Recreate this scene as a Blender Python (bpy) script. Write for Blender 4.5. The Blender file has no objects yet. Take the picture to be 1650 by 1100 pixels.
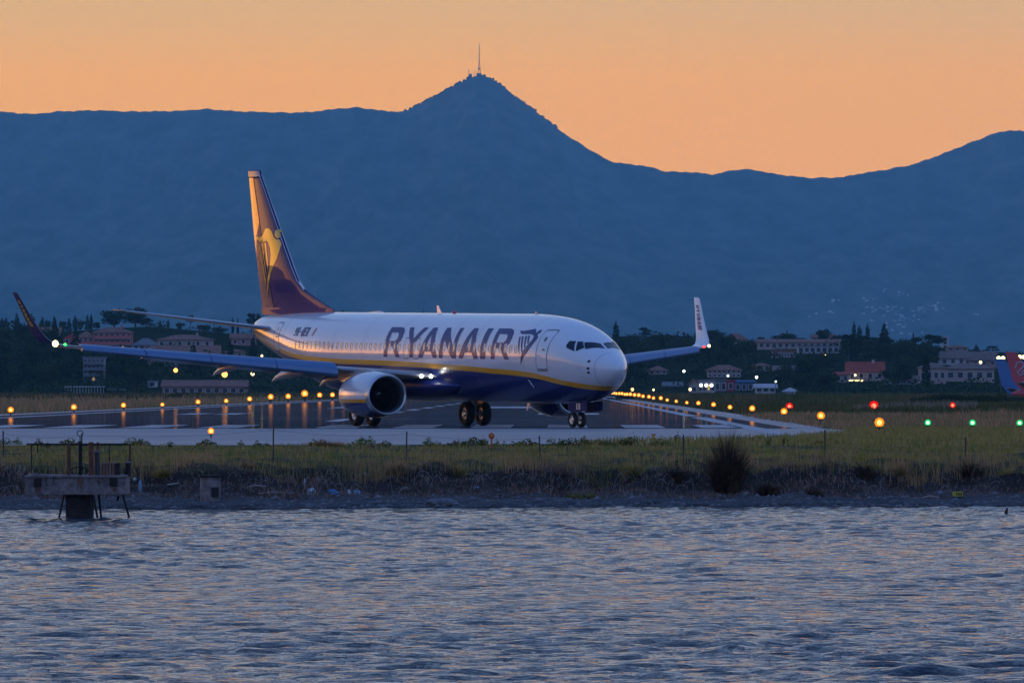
import bpy, math, random
import numpy as np
from mathutils import Vector, Matrix
from mathutils import noise as mnoise

scene = bpy.context.scene
rad = math.radians
F = 10500.0            # focal length in photograph pixels (1650 px wide)
CAMZ = 3.22            # eye height above the water
HOR = 627.0            # photograph row of the true horizon
GZ = 1.50              # level of the airfield
PZ = 1.52              # top of the paving

# ------------------------------------------------------------------ camera
cam_data = bpy.data.cameras.new("camera")
cam_data.sensor_width = 36.0
cam_data.lens = 36.0 * F / 1650.0
cam_data.clip_start = 1.0
cam_data.clip_end = 60000.0
cam = bpy.data.objects.new("camera", cam_data)
scene.collection.objects.link(cam)
cam.location = (0, 0, CAMZ)
cam.rotation_euler = (math.pi / 2 + math.atan((HOR - 550) / F), 0, 0)
scene.camera = cam

# ------------------------------------------------------------------ dusk sky
SUN_AZ = rad(-44)      # sun has set to the left, azimuth measured from the view direction (+Y)
world = bpy.data.worlds.new("World")
scene.world = world
world.use_nodes = True
nt = world.node_tree
for n in list(nt.nodes):
    nt.nodes.remove(n)
def N(tree, typ, **kw):
    n = tree.nodes.new(typ)
    for k, v in kw.items():
        setattr(n, k, v)
    return n
def ramp(tree, stops, interp='LINEAR'):
    r = N(tree, 'ShaderNodeValToRGB')
    r.color_ramp.interpolation = interp
    el = r.color_ramp.elements
    while len(el) > 1:
        el.remove(el[-1])
    el[0].position = stops[0][0]; el[0].color = (*stops[0][1], 1)
    for p, c in stops[1:]:
        e = el.new(p); e.color = (*c, 1)
    return r
tc = N(nt, 'ShaderNodeTexCoord')
sep = N(nt, 'ShaderNodeSeparateXYZ')
nt.links.new(tc.outputs['Generated'], sep.inputs[0])
zc = N(nt, 'ShaderNodeMath', operation='MAXIMUM'); zc.inputs[1].default_value = 0
nt.links.new(sep.outputs['Z'], zc.inputs[0])
zs = N(nt, 'ShaderNodeMath', operation='SQRT')
nt.links.new(zc.outputs[0], zs.inputs[0])
# warm side by sqrt(sin elevation):  0.2 = 2.3 deg, 0.28 = 4.5, 0.4 = 9, 0.55 = 17.6, 0.7 = 29
warm = ramp(nt, [(0.0, (1.84, .61, .0)), (.22, (1.80, .74, .0)), (.245, (1.50, .80, .11)), (.27, (1.02, .76, .46)), (.32, (.80, .77, .74)), (.40, (.58, .64, .80)),
                 (.50, (.33, .46, .74)), (.62, (.21, .34, .62)), (.78, (.14, .27, .64)), (1.0, (.08, .20, .58))])
cool = ramp(nt, [(0.0, (.27, .34, .62)), (.25, (.36, .44, .78)), (.40, (.34, .44, .80)), (.60, (.22, .35, .74)), (1.0, (.08, .20, .58))])
nt.links.new(zs.outputs[0], warm.inputs[0]); nt.links.new(zs.outputs[0], cool.inputs[0])
dotn = N(nt, 'ShaderNodeVectorMath', operation='DOT_PRODUCT')
dotn.inputs[1].default_value = (math.sin(rad(-40)), math.cos(rad(-40)), 0)
nt.links.new(tc.outputs['Generated'], dotn.inputs[0])
mr = N(nt, 'ShaderNodeMapRange', interpolation_type='SMOOTHSTEP')
mr.inputs['From Min'].default_value = -.15; mr.inputs['From Max'].default_value = .85
nt.links.new(dotn.outputs['Value'], mr.inputs['Value'])
mx = N(nt, 'ShaderNodeMix', data_type='RGBA')
nt.links.new(mr.outputs[0], mx.inputs['Factor']); nt.links.new(cool.outputs[0], mx.inputs['A']); nt.links.new(warm.outputs[0], mx.inputs['B'])
# the afterglow, strongest round the place where the sun went down
dg = N(nt, 'ShaderNodeVectorMath', operation='DOT_PRODUCT')
dg.inputs[1].default_value = (math.sin(SUN_AZ), math.cos(SUN_AZ), 0)
nt.links.new(tc.outputs['Generated'], dg.inputs[0])
gm = N(nt, 'ShaderNodeMath', operation='MAXIMUM'); gm.inputs[1].default_value = 0
nt.links.new(dg.outputs['Value'], gm.inputs[0])
gp = N(nt, 'ShaderNodeMath', operation='POWER'); gp.inputs[1].default_value = 26
nt.links.new(gm.outputs[0], gp.inputs[0])
ge = N(nt, 'ShaderNodeMath', operation='MULTIPLY'); ge.inputs[1].default_value = -9
nt.links.new(zc.outputs[0], ge.inputs[0])
gx = N(nt, 'ShaderNodeMath', operation='EXPONENT'); nt.links.new(ge.outputs[0], gx.inputs[0])
gg = N(nt, 'ShaderNodeMath', operation='MULTIPLY')
nt.links.new(gp.outputs[0], gg.inputs[0]); nt.links.new(gx.outputs[0], gg.inputs[1])
glow = N(nt, 'ShaderNodeMix', data_type='RGBA', blend_type='ADD')
gcol = N(nt, 'ShaderNodeVectorMath', operation='SCALE'); gcol.inputs[0].default_value = (4.2, 1.5, .12)
nt.links.new(gg.outputs[0], gcol.inputs['Scale'])
glow.inputs['Factor'].default_value = 1
nt.links.new(mx.outputs['Result'], glow.inputs['A']); nt.links.new(gcol.outputs[0], glow.inputs['B'])
bg = N(nt, 'ShaderNodeBackground'); bg.inputs['Strength'].default_value = 1.0
nt.links.new(glow.outputs['Result'], bg.inputs['Color'])
sky = N(nt, 'ShaderNodeTexSky'); sky.sky_type = 'NISHITA'; sky.sun_disc = False
sky.sun_elevation = rad(1.0); sky.sun_rotation = SUN_AZ
bg2 = N(nt, 'ShaderNodeBackground'); bg2.inputs['Strength'].default_value = 0.012
nt.links.new(sky.outputs[0], bg2.inputs['Color'])
ad = N(nt, 'ShaderNodeAddShader')
nt.links.new(bg.outputs[0], ad.inputs[0]); nt.links.new(bg2.outputs[0], ad.inputs[1])
wo = N(nt, 'ShaderNodeOutputWorld'); nt.links.new(ad.outputs[0], wo.inputs['Surface'])

sd = bpy.data.lights.new("afterglow_sun", 'SUN')
sd.energy = 0.05; sd.angle = rad(14); sd.color = (1.0, .55, .25)
sun = bpy.data.objects.new("afterglow_sun", sd); scene.collection.objects.link(sun)
el = rad(3)
sdir = Vector((math.sin(SUN_AZ) * math.cos(el), math.cos(SUN_AZ) * math.cos(el), math.sin(el)))
sun.rotation_euler = sdir.to_track_quat('Z', 'Y').to_euler()
sun.location = (-300, 200, 100)

vs = scene.view_settings
vs.view_transform = 'Standard'; vs.look = 'None'; vs.exposure = 0.0; vs.gamma = 1.0; vs.use_curve_mapping = False
scene.render.engine = 'CYCLES'
cy = scene.cycles
cy.use_denoising = True
cy.max_bounces = 6; cy.volume_bounces = 1; cy.transparent_max_bounces = 12
cy.sample_clamp_indirect = 4.0
cy.caustics_reflective = False; cy.caustics_refractive = False

# ------------------------------------------------------------------ helpers
rng = np.random.default_rng(11)
rnd = random.Random(5)

def tag(o, label=None, cat=None, group=None, kind=None):
    if label: o['label'] = label
    if cat: o['category'] = cat
    if group: o['group'] = group
    if kind: o['kind'] = kind
    return o

def link(o, parent=None):
    scene.collection.objects.link(o)
    if parent: o.parent = parent
    return o

def empty(name, loc=(0, 0, 0), rz=0.0):
    o = bpy.data.objects.new(name, None)
    o.empty_display_size = .5
    o.location = loc; o.rotation_euler = (0, 0, rz)
    return link(o)

def np_mesh(name, verts, faces, smooth=False):
    """faces: (n,3) or (n,4) int array"""
    verts = np.asarray(verts, dtype=np.float32); faces = np.asarray(faces, dtype=np.int32)
    k = faces.shape[1]; n = faces.shape[0]
    me = bpy.data.meshes.new(name)
    me.vertices.add(len(verts)); me.vertices.foreach_set('co', verts.ravel())
    me.loops.add(n * k); me.loops.foreach_set('vertex_index', faces.ravel())
    me.polygons.add(n)
    me.polygons.foreach_set('loop_start', np.arange(0, n * k, k, dtype=np.int32))
    me.polygons.foreach_set('loop_total', np.full(n, k, dtype=np.int32))
    if smooth: me.polygons.foreach_set('use_smooth', np.ones(n, dtype=bool))
    me.update(); me.validate()
    return me

class MB:
    def __init__(s): s.v = []; s.f = []; s.m = []; s.sm = []
    def add(s, vs_, fs, m=0, smooth=False):
        o = len(s.v); s.v += [tuple(p) for p in vs_]
        s.f += [tuple(i + o for i in f) for f in fs]; s.m += [m] * len(fs); s.sm += [smooth] * len(fs)
    def box(s, c, d, m=0, rz=0.0, rx=0.0, ry=0.0, taper=1.0):
        x, y, z = d[0] / 2, d[1] / 2, d[2] / 2
        P = [(-x, -y, -z), (x, -y, -z), (x, y, -z), (-x, y, -z), (-x * taper, -y * taper, z), (x * taper, -y * taper, z), (x * taper, y * taper, z), (-x * taper, y * taper, z)]
        R = Matrix.Rotation(rz, 3, 'Z') @ Matrix.Rotation(ry, 3, 'Y') @ Matrix.Rotation(rx, 3, 'X')
        C = Vector(c)
        s.add([C + R @ Vector(p) for p in P], [(0, 3, 2, 1), (4, 5, 6, 7), (0, 1, 5, 4), (1, 2, 6, 5), (2, 3, 7, 6), (3, 0, 4, 7)], m)
    def tube(s, pts, r, n=8, m=0, caps=True, smooth=True):
        pts = [Vector(p) for p in pts]
        rs = r if isinstance(r, (list, tuple)) else [r] * len(pts)
        rings = []
        for i, p in enumerate(pts):
            d = (pts[min(i + 1, len(pts) - 1)] - pts[max(i - 1, 0)]).normalized()
            a = d.orthogonal().normalized() if i == 0 else None
            if i == 0: u = a
            else: u = (u - d * u.dot(d)).normalized()
            w = d.cross(u)
            rings.append([p + (u * math.cos(2 * math.pi * k / n) + w * math.sin(2 * math.pi * k / n)) * rs[i] for k in range(n)])
        s.loft(rings, m, smooth, caps)
    def loft(s, rings, m=0, smooth=True, caps=True, closed=True):
        n = len(rings[0]); V = [p for r in rings for p in r]; fs = []
        for i in range(len(rings) - 1):
            for k in range(n if closed else n - 1):
                a = i * n + k; b = i * n + (k + 1) % n
                fs.append((a, b, b + n, a + n))
        s.add(V, fs, m, smooth)
        if caps:
            s.add(rings[0], [tuple(range(n - 1, -1, -1))], m, False)
            s.add(rings[-1], [tuple(range(n))], m, False)
    def lathe(s, prof, axis='x', c=(0, 0, 0), n=32, m=0, smooth=True, sy=1.0, caps=False, mats=None):
        """prof: list of (pos along the axis, radius)"""
        rings = []
        for a, r in prof:
            ring = []
            for k in range(n):
                t = 2 * math.pi * k / n; u, w = r * math.cos(t) * sy, r * math.sin(t)
                ring.append({'x': (c[0] + a, c[1] + u, c[2] + w), 'y': (c[0] + u, c[1] + a, c[2] + w), 'z': (c[0] + u, c[1] + w, c[2] + a)}[axis])
            rings.append(ring)
        if mats is None: s.loft(rings, m, smooth, caps)
        else:
            for i in range(len(rings) - 1): s.loft(rings[i:i + 2], mats[i], smooth, False)
    def build(s, name, mats, parent=None, loc=None):
        me = bpy.data.meshes.new(name)
        me.from_pydata(s.v, [], s.f); me.update()
        mats = mats if isinstance(mats, (list, tuple)) else [mats]
        for m in mats: me.materials.append(m)
        me.polygons.foreach_set('material_index', s.m); me.polygons.foreach_set('use_smooth', s.sm)
        o = bpy.data.objects.new(name, me)
        if loc: o.location = loc
        return link(o, parent)

def mesh_obj(name, me, mat, parent=None, loc=None, rz=0, sc=None):
    if mat and not me.materials: me.materials.append(mat)
    o = bpy.data.objects.new(name, me)
    if loc is not None: o.location = loc
    o.rotation_euler = (0, 0, rz)
    if sc is not None: o.scale = sc
    return link(o, parent)

# ------------------------------------------------------------------ materials
def mat(name, col, rough=.7, metal=0.0, coat=0.0, coat_rough=.05, spec=.5, var=0.0, vscale=1.0, col2=None, bump=0.0, bscale=10.0, rvar=0.0, coords='Object', stretch=None):
    m = bpy.data.materials.new(name); m.use_nodes = True
    t = m.node_tree; b = t.nodes['Principled BSDF']
    b.inputs['Base Color'].default_value = (*col, 1); b.inputs['Roughness'].default_value = rough
    b.inputs['Metallic'].default_value = metal; b.inputs['Specular IOR Level'].default_value = spec
    b.inputs['Coat Weight'].default_value = coat; b.inputs['Coat Roughness'].default_value = coat_rough
    co = N(t, 'ShaderNodeTexCoord'); src = co.outputs[coords]
    if stretch:
        mp = N(t, 'ShaderNodeMapping'); mp.inputs['Scale'].default_value = stretch
        t.links.new(src, mp.inputs[0]); src = mp.outputs[0]
    if var or col2:
        nz = N(t, 'ShaderNodeTexNoise'); nz.inputs['Scale'].default_value = vscale; nz.inputs['Detail'].default_value = 6
        nz.inputs['Roughness'].default_value = .65
        t.links.new(src, nz.inputs[0])
        c2 = col2 or tuple(c * (1 + var) for c in col); c1 = col if col2 else tuple(c * (1 - var) for c in col)
        r = ramp(t, [(.36, c1), (.64, c2)])
        t.links.new(nz.outputs[0], r.inputs[0]); t.links.new(r.outputs[0], b.inputs['Base Color'])
        if rvar:
            rr = N(t, 'ShaderNodeMapRange'); rr.inputs['From Min'].default_value = .35; rr.inputs['From Max'].default_value = .65
            rr.inputs['To Min'].default_value = rough - rvar; rr.inputs['To Max'].default_value = rough + rvar
            t.links.new(nz.outputs[0], rr.inputs[0]); t.links.new(rr.outputs[0], b.inputs['Roughness'])
    if bump:
        n2 = N(t, 'ShaderNodeTexNoise'); n2.inputs['Scale'].default_value = bscale; n2.inputs['Detail'].default_value = 5
        t.links.new(src, n2.inputs[0])
        bp = N(t, 'ShaderNodeBump'); bp.inputs['Strength'].default_value = bump; bp.inputs['Distance'].default_value = .05
        t.links.new(n2.outputs[0], bp.inputs['Height']); t.links.new(bp.outputs[0], b.inputs['Normal'])
    return m

def emit(name, col, strength):
    m = bpy.data.materials.new(name); m.use_nodes = True; t = m.node_tree
    for n in list(t.nodes): t.nodes.remove(n)
    e = N(t, 'ShaderNodeEmission'); e.inputs[0].default_value = (*col, 1); e.inputs[1].default_value = strength
    o = N(t, 'ShaderNodeOutputMaterial'); t.links.new(e.outputs[0], o.inputs[0])
    return m

def globe(name, col, strength, clear=.6):
    """tinted, partly clear lamp glass; bulb halo is put in as emission"""
    m = bpy.data.materials.new(name); m.use_nodes = True; t = m.node_tree
    for n in list(t.nodes): t.nodes.remove(n)
    e = N(t, 'ShaderNodeEmission'); e.inputs[0].default_value = (*col, 1); e.inputs[1].default_value = strength
    tr = N(t, 'ShaderNodeBsdfTransparent'); mxs = N(t, 'ShaderNodeMixShader'); mxs.inputs[0].default_value = clear
    o = N(t, 'ShaderNodeOutputMaterial')
    t.links.new(e.outputs[0], mxs.inputs[1]); t.links.new(tr.outputs[0], mxs.inputs[2]); t.links.new(mxs.outputs[0], o.inputs[0])
    return m

M = {}
M['white_paint'] = mat('white_paint', (.72, .73, .76), .3, coat=1.0, coat_rough=.04, var=.03, vscale=.6)
M['blue_paint'] = mat('blue_paint', (.012, .025, .16), .4, coat=.25, spec=.35)
M['deep_blue'] = mat('deep_blue', (.008, .018, .10), .6, spec=.2)
M['yellow_paint'] = mat('yellow_paint', (.75, .36, .015), .35, coat=.6)
M['logo_yellow'] = mat('logo_yellow', (.70, .42, .03), .35, coat=.8)
M['bare_metal'] = mat('bare_metal', (.55, .57, .60), .28, metal=.9)
M['slat_metal'] = mat('slat_metal', (.13, .22, .37), .38, metal=.5)
M['grey_paint'] = mat('grey_paint', (.30, .32, .35), .4, coat=.4, var=.06, vscale=1.5)
M['dark_metal'] = mat('dark_metal', (.06, .06, .07), .5, metal=.6)
M['rubber'] = mat('rubber', (.018, .018, .02), .75)
M['glass_dark'] = mat('glass_dark', (.01, .015, .025), .06, spec=.8, coat=1.0)
M['window_glass'] = mat('window_glass', (.10, .12, .15), .08, coat=1.0)
M['window_frame'] = mat('window_frame', (.80, .80, .80), .25, coat=1.0)
M['black'] = mat('black', (.005, .005, .006), .6)
M['red_paint'] = mat('red_paint', (.55, .02, .03), .35, coat=.6)
M['white_bulb'] = emit('white_bulb', (1, .80, .30), 7)
M['landing_bulb'] = emit('landing_bulb', (1, .98, .92), 14)
M['green_bulb'] = emit('green_bulb', (.05, 1, .16), 3)
M['red_bulb'] = emit('red_bulb', (1, .04, .02), 4)
M['amber_bulb'] = emit('amber_bulb', (1, .50, .11), 8)
M['amber_globe'] = globe('amber_globe', (1, .24, .01), 1.7, .40)
M['green_core'] = emit('green_core', (.75, 1, .85), 4)
M['green_globe'] = globe('green_globe', (.0, 1, .22), .9, .45)
M['red_core'] = emit('red_core', (1, .25, .12), 5)
M['red_globe'] = globe('red_globe', (1, .0, .0), 1.5, .4)
M['town_white'] = emit('town_white', (.85, .95, .9), 5)
M['town_yellow'] = emit('town_yellow', (1, .75, .3), 5)
M['town_orange'] = emit('town_orange', (1, .38, .08), 4)
M['concrete'] = mat('concrete', (.18, .16, .165), .5, col2=(.27, .245, .25), vscale=.12, bump=.2, bscale=3, rvar=.12, stretch=(.25, 1, 1))
M['asphalt'] = mat('asphalt', (.020, .020, .024), .055, col2=(.05, .048, .054), vscale=.035, rvar=.02, stretch=(1, 1.6, 1))
_t = M['asphalt'].node_tree
for _n in _t.nodes:
    if _n.type == 'MAP_RANGE':
        _n.inputs['From Min'].default_value = .50; _n.inputs['From Max'].default_value = .75; _n.inputs['To Min'].default_value = .045; _n.inputs['To Max'].default_value = .08
_b = _t.nodes['Principled BSDF']; _o = next(n for n in _t.nodes if n.type == 'OUTPUT_MATERIAL')
_d = N(_t, 'ShaderNodeBsdfDiffuse'); _d.inputs['Color'].default_value = (.055, .047, .055, 1)
_m = N(_t, 'ShaderNodeMixShader'); _m.inputs[0].default_value = .42
_t.links.new(_d.outputs[0], _m.inputs[1]); _t.links.new(_b.outputs[0], _m.inputs[2]); _t.links.new(_m.outputs[0], _o.inputs['Surface'])
M['line_paint'] = mat('line_paint', (.25, .25, .26), .6, col2=(.50, .50, .51), vscale=.6, spec=.3)
M['rust'] = mat('rust', (.10, .035, .02), .85, col2=(.20, .08, .04), vscale=9, bump=.4, bscale=40)
M['dark_rust'] = mat('dark_rust', (.02, .014, .012), .85, var=.4, vscale=9)
M['old_concrete'] = mat('old_concrete', (.12, .10, .095), .85, col2=(.30, .25, .24), vscale=5, bump=.6, bscale=20)
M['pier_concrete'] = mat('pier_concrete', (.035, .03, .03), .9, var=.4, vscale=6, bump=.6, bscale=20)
M['wood'] = mat('wood', (.16, .10, .07), .8, col2=(.25, .16, .11), vscale=8, stretch=(6, 1, 1))
M['post_metal'] = mat('post_metal', (.05, .045, .045), .7)
M['fence_wire'] = mat('fence_wire', (.08, .08, .085), .6)
M['stone'] = mat('stone', (.09, .09, .10), .8, col2=(.18, .18, .19), vscale=4)

# ------------------------------------------------------------------ terrain
HILL = [(-3000, 590), (-1200, 560), (-400, 556), (0, 531), (60, 533), (100, 534), (240, 528), (300, 533), (400, 538), (480, 548), (700, 560), (900, 562), (985, 556), (1040, 553), (1135, 551),
        (1200, 550), (1370, 550), (1440, 556), (1480, 560), (1530, 560), (1650, 574), (2000, 590), (3500, 600)]
hx = np.array([a for a, b in HILL], float); hy = np.array([b for a, b in HILL], float)
def smooth01(t):
    t = np.clip(t, 0, 1); return t * t * (3 - 2 * t)
def shore_y(X):
    return 176.5 + .15 * np.clip(X, -60, 60) + .7 * np.sin(X * .35 + 1) + .3 * np.sin(X * 1.1) + .12 * np.sin(X * 3.1)
def terrain(X, Y):
    X = np.asarray(X, float); Y = np.asarray(Y, float)
    d = Y - shore_y(X)
    wob = .5 * np.sin(X * .9) + .4 * np.sin(X * 2.3 + 1)
    z = np.where(d < 0, np.maximum(.15 * d, -1.4), 0)
    z = np.where(d >= 0, np.interp(d, [0, 4.5, 7, 22, 30], [0, .28, 1.02, GZ - .03, GZ]) + 0 * X, z)
    px = 825 + X / np.maximum(Y, 1) * F
    top = (HOR - np.interp(px, hx, hy)) / F * 2400 + CAMZ - GZ
    g = smooth01((Y - 1500) / 900) * (1 - .6 * smooth01((Y - 2700) / 1500))
    bumps = 1.2 * np.sin(X * .021 + Y * .004) * np.sin(X * .05 + 2 + Y * .011)
    return z + np.where(Y > 1400, g * (top + bumps), 0)
def hit(px, py, y0=1450, y1=2700):
    """ground point that the sight line through (px, py) meets on the far slope"""
    for Y in np.arange(y0, y1, 5.0):
        X = (px - 825) / F * Y
        if CAMZ + (HOR - py) / F * Y <= float(terrain(X, Y)): return X, Y, float(terrain(X, Y))
    X = (px - 825) / F * y1
    return X, y1, float(terrain(X, y1))
def P(px, py, Y):
    return ((px - 825) / F * Y, Y, CAMZ + (HOR - py) / F * Y)

def grid_mesh(name, xs, ys, zf, smooth=True):
    X, Y = np.meshgrid(xs, ys); Z = zf(X, Y)
    v = np.stack([X, Y, Z], -1).reshape(-1, 3)
    nx, ny = len(xs), len(ys)
    i = np.arange(ny - 1)[:, None] * nx + np.arange(nx - 1)[None, :]
    i = i.ravel()
    f = np.stack([i, i + 1, i + nx + 1, i + nx], -1)
    return np_mesh(name, v, f, smooth)

# ground sheet
def airfield_material():
    m = bpy.data.materials.new('airfield_ground'); m.use_nodes = True; t = m.node_tree; b = t.nodes['Principled BSDF']
    b.inputs['Roughness'].default_value = .9; b.inputs['Specular IOR Level'].default_value = 0
    co = N(t, 'ShaderNodeTexCoord')
    n1 = N(t, 'ShaderNodeTexNoise'); n1.inputs['Scale'].default_value = .02; n1.inputs['Detail'].default_value = 8
    n2 = N(t, 'ShaderNodeTexNoise'); n2.inputs['Scale'].default_value = .6; n2.inputs['Detail'].default_value = 6
    mp = N(t, 'ShaderNodeMapping'); mp.inputs['Scale'].default_value = (1.2, .35, 1)
    t.links.new(co.outputs['Object'], mp.inputs[0]); t.links.new(mp.outputs[0], n1.inputs[0]); t.links.new(mp.outputs[0], n2.inputs[0])
    r1 = ramp(t, [(.38, (.050, .060, .020)), (.5, (.10, .090, .034)), (.62, (.15, .11, .05))])
    r2 = ramp(t, [(.3, (.55, .55, .55)), (.7, (1.3, 1.3, 1.3))])
    t.links.new(n1.outputs[0], r1.inputs[0]); t.links.new(n2.outputs[0], r2.inputs[0])
    mm = N(t, 'ShaderNodeMix', data_type='RGBA', blend_type='MULTIPLY'); mm.inputs['Factor'].default_value = 1
    t.links.new(r1.outputs[0], mm.inputs['A']); t.links.new(r2.outputs[0], mm.inputs['B'])
    # the slopes beyond the airfield are wooded: dark humus and scrub instead of grass
    sp = N(t, 'ShaderNodeSeparateXYZ'); t.links.new(co.outputs['Object'], sp.inputs[0])
    mr2 = N(t, 'ShaderNodeMapRange'); mr2.inputs['From Min'].default_value = 1500; mr2.inputs['From Max'].default_value = 1650; t.links.new(sp.outputs['Y'], mr2.inputs['Value'])
    m3 = N(t, 'ShaderNodeMix', data_type='RGBA'); m3.inputs['B'].default_value = (.022, .030, .014, 1)
    t.links.new(mr2.outputs[0], m3.inputs['Factor']); t.links.new(mm.outputs['Result'], m3.inputs['A']); t.links.new(m3.outputs['Result'], b.inputs['Base Color'])
    return m
M['ground'] = airfield_material()
xs = np.unique(np.concatenate([np.linspace(-5400, -600, 25), np.linspace(-600, -60, 55), np.linspace(-60, 60, 61), np.linspace(60, 600, 55), np.linspace(600, 5400, 25)]))
ys = np.unique(np.concatenate([np.linspace(130, 172, 5), np.linspace(172, 215, 60), np.linspace(215, 1400, 40), np.linspace(1400, 3000, 110), np.linspace(3000, 11500, 40)]))
def sheet_z(X, Y):
    # under the finely modelled bank the sheet lies a little lower
    under = (np.abs(X) < 29) & (Y > 172.5) & (Y < 203)
    return terrain(X, Y) - np.where(under, 1.0, 0)
g = mesh_obj('ground', grid_mesh('ground', xs, ys, sheet_z), M['ground']); tag(g, kind='structure')

# shore bank close to the water
def bank_material():
    m = bpy.data.materials.new('shore_bank'); m.use_nodes = True; t = m.node_tree; b = t.nodes['Principled BSDF']
    b.inputs['Roughness'].default_value = .9; b.inputs['Specular IOR Level'].default_value = .2
    co = N(t, 'ShaderNodeTexCoord'); sp = N(t, 'ShaderNodeSeparateXYZ'); t.links.new(co.outputs['Object'], sp.inputs[0])
    nz = N(t, 'ShaderNodeTexNoise'); nz.inputs['Scale'].default_value = 1.1; nz.inputs['Detail'].default_value = 7
    t.links.new(co.outputs['Object'], nz.inputs[0])
    ma = N(t, 'ShaderNodeMath', operation='MULTIPLY_ADD'); ma.inputs[1].default_value = .5; ma.inputs[2].default_value = -.25
    t.links.new(nz.outputs[0], ma.inputs[0])
    zz = N(t, 'ShaderNodeMath', operation='ADD'); t.links.new(sp.outputs['Z'], zz.inputs[0]); t.links.new(ma.outputs[0], zz.inputs[1])
    r = ramp(t, [(0.0, (.018, .019, .022)), (.06, (.085, .088, .10)), (.20, (.12, .10, .095)), (.27, (.07, .05, .042)), (.60, (.030, .024, .020)), (.68, (.11, .085, .035)), (1.0, (.10, .09, .03))])
    d = N(t, 'ShaderNodeMath', operation='DIVIDE'); d.inputs[1].default_value = 1.5
    t.links.new(zz.outputs[0], d.inputs[0]); t.links.new(d.outputs[0], r.inputs[0])
    n2 = N(t, 'ShaderNodeTexVoronoi'); n2.inputs['Scale'].default_value = 9; t.links.new(co.outputs['Object'], n2.inputs[0])
    r2 = ramp(t, [(0, (1.5, 1.5, 1.5)), (.5, (.6, .6, .6))]); t.links.new(n2.outputs['Distance'], r2.inputs[0])
    mm = N(t, 'ShaderNodeMix', data_type='RGBA', blend_type='MULTIPLY'); mm.inputs['Factor'].default_value = 1
    t.links.new(r.outputs[0], mm.inputs['A']); t.links.new(r2.outputs[0], mm.inputs['B']); t.links.new(mm.outputs['Result'], b.inputs['Base Color'])
    bp = N(t, 'ShaderNodeBump'); bp.inputs['Strength'].default_value = .8; bp.inputs['Distance'].default_value = .05
    t.links.new(n2.outputs['Distance'], bp.inputs['Height']); t.links.new(bp.outputs[0], b.inputs['Normal'])
    return m
M['bank'] = bank_material()
ph = rng.uniform(0, 6.28, 40); kx = rng.normal(0, 3.2, 40); ky = rng.normal(0, 3.2, 40)
def bank_noise(X, Y):
    z = np.zeros_like(X)
    for a, b, c in zip(ph, kx, ky): z = z + np.sin(b * X + c * Y + a) / (4 + abs(b) + abs(c))
    return z * .11
def bank_z(X, Y):
    d = Y - shore_y(X)
    e = np.interp(d, [-2, 0, 3, 5, 8, 15, 24], [.3, .35, .6, 1.6, 1.3, .6, .2])
    xo = .9 * np.sin(X * .8 + 2) + .5 * np.sin(X * 2.1)       # the scarp edge wanders
    return terrain(X, Y + xo * np.interp(d, [0, 4, 7, 12], [0, .6, .6, 0])) + bank_noise(X, Y) * e
b_ = mesh_obj('shore_bank', grid_mesh('shore_bank', np.arange(-30, 30.01, .12), np.arange(171, 204, .12), bank_z), M['bank']); tag(b_, kind='structure')

# water
def water_material():
    m = bpy.data.materials.new('sea_water'); m.use_nodes = True; t = m.node_tree; b = t.nodes['Principled BSDF']
    b.inputs['Base Color'].default_value = (.006, .018, .032, 1); b.inputs['Roughness'].default_value = .03; b.inputs['IOR'].default_value = 1.333
    co = N(t, 'ShaderNodeTexCoord')
    mp = N(t, 'ShaderNodeMapping'); mp.inputs['Scale'].default_value = (1, 1.15, 1); t.links.new(co.outputs['Object'], mp.inputs[0])
    n1 = N(t, 'ShaderNodeTexNoise'); n1.inputs['Scale'].default_value = 2.3; n1.inputs['Detail'].default_value = 6; n1.inputs['Roughness'].default_value = .62
    t.links.new(mp.outputs[0], n1.inputs[0])
    bp = N(t, 'ShaderNodeBump'); bp.inputs['Strength'].default_value = 1.0; bp.inputs['Distance'].default_value = .21
    t.links.new(n1.outputs[0], bp.inputs['Height']); t.links.new(bp.outputs[0], b.inputs['Normal'])
    return m
M['water'] = water_material()
nw = 150
lam = np.exp(rng.uniform(math.log(.25), math.log(2.0), nw)); ang = rng.normal(math.pi / 2 + .10, .42, nw)
wk = 2 * math.pi / lam; wkx, wky = wk * np.cos(ang), wk * np.sin(ang); wph = rng.uniform(0, 6.28, nw)
wam = .0034 * lam ** .58 * rng.uniform(.5, 1.3, nw)
def wave(X, Y):
    z = np.zeros_like(X)
    gust = 1 + .35 * np.sin(X * .11 + Y * .05) * np.sin(Y * .13 + 1)
    for i in range(nw):
        s_ = np.sin(wkx[i] * X + wky[i] * Y + wph[i]); z += wam[i] * 1.5 * (np.exp(1.3 * (s_ - 1)) - .4)
    return z * gust
w_ = mesh_obj('sea', grid_mesh('sea', np.arange(-24, 24.01, .095), np.concatenate([np.arange(60, 110, .09), np.arange(110, 181, .14)]), wave), M['water']); tag(w_, kind='structure')
fx = np.array([-5400, -1000, -200, -60, -23.95]); 
def plate(x0, x1, y0, y1, z=-.004):
    return [(x0, y0, z), (x1, y0, z), (x1, y1, z), (x0, y1, z)]
mb = MB()
for q in (plate(-5400, -23.9, -5200, 190), plate(23.9, 5400, -5200, 190), plate(-23.9, 23.9, -5200, 60.1)): mb.add(q, [(0, 1, 2, 3)])
tag(mb.build('sea', M['water']), kind='structure')
mb = MB(); mb.add(plate(-5400, 5400, 11400, 13200, .2), [(0, 1, 2, 3)]); tag(mb.build('sea', M['water']), kind='structure')

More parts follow.
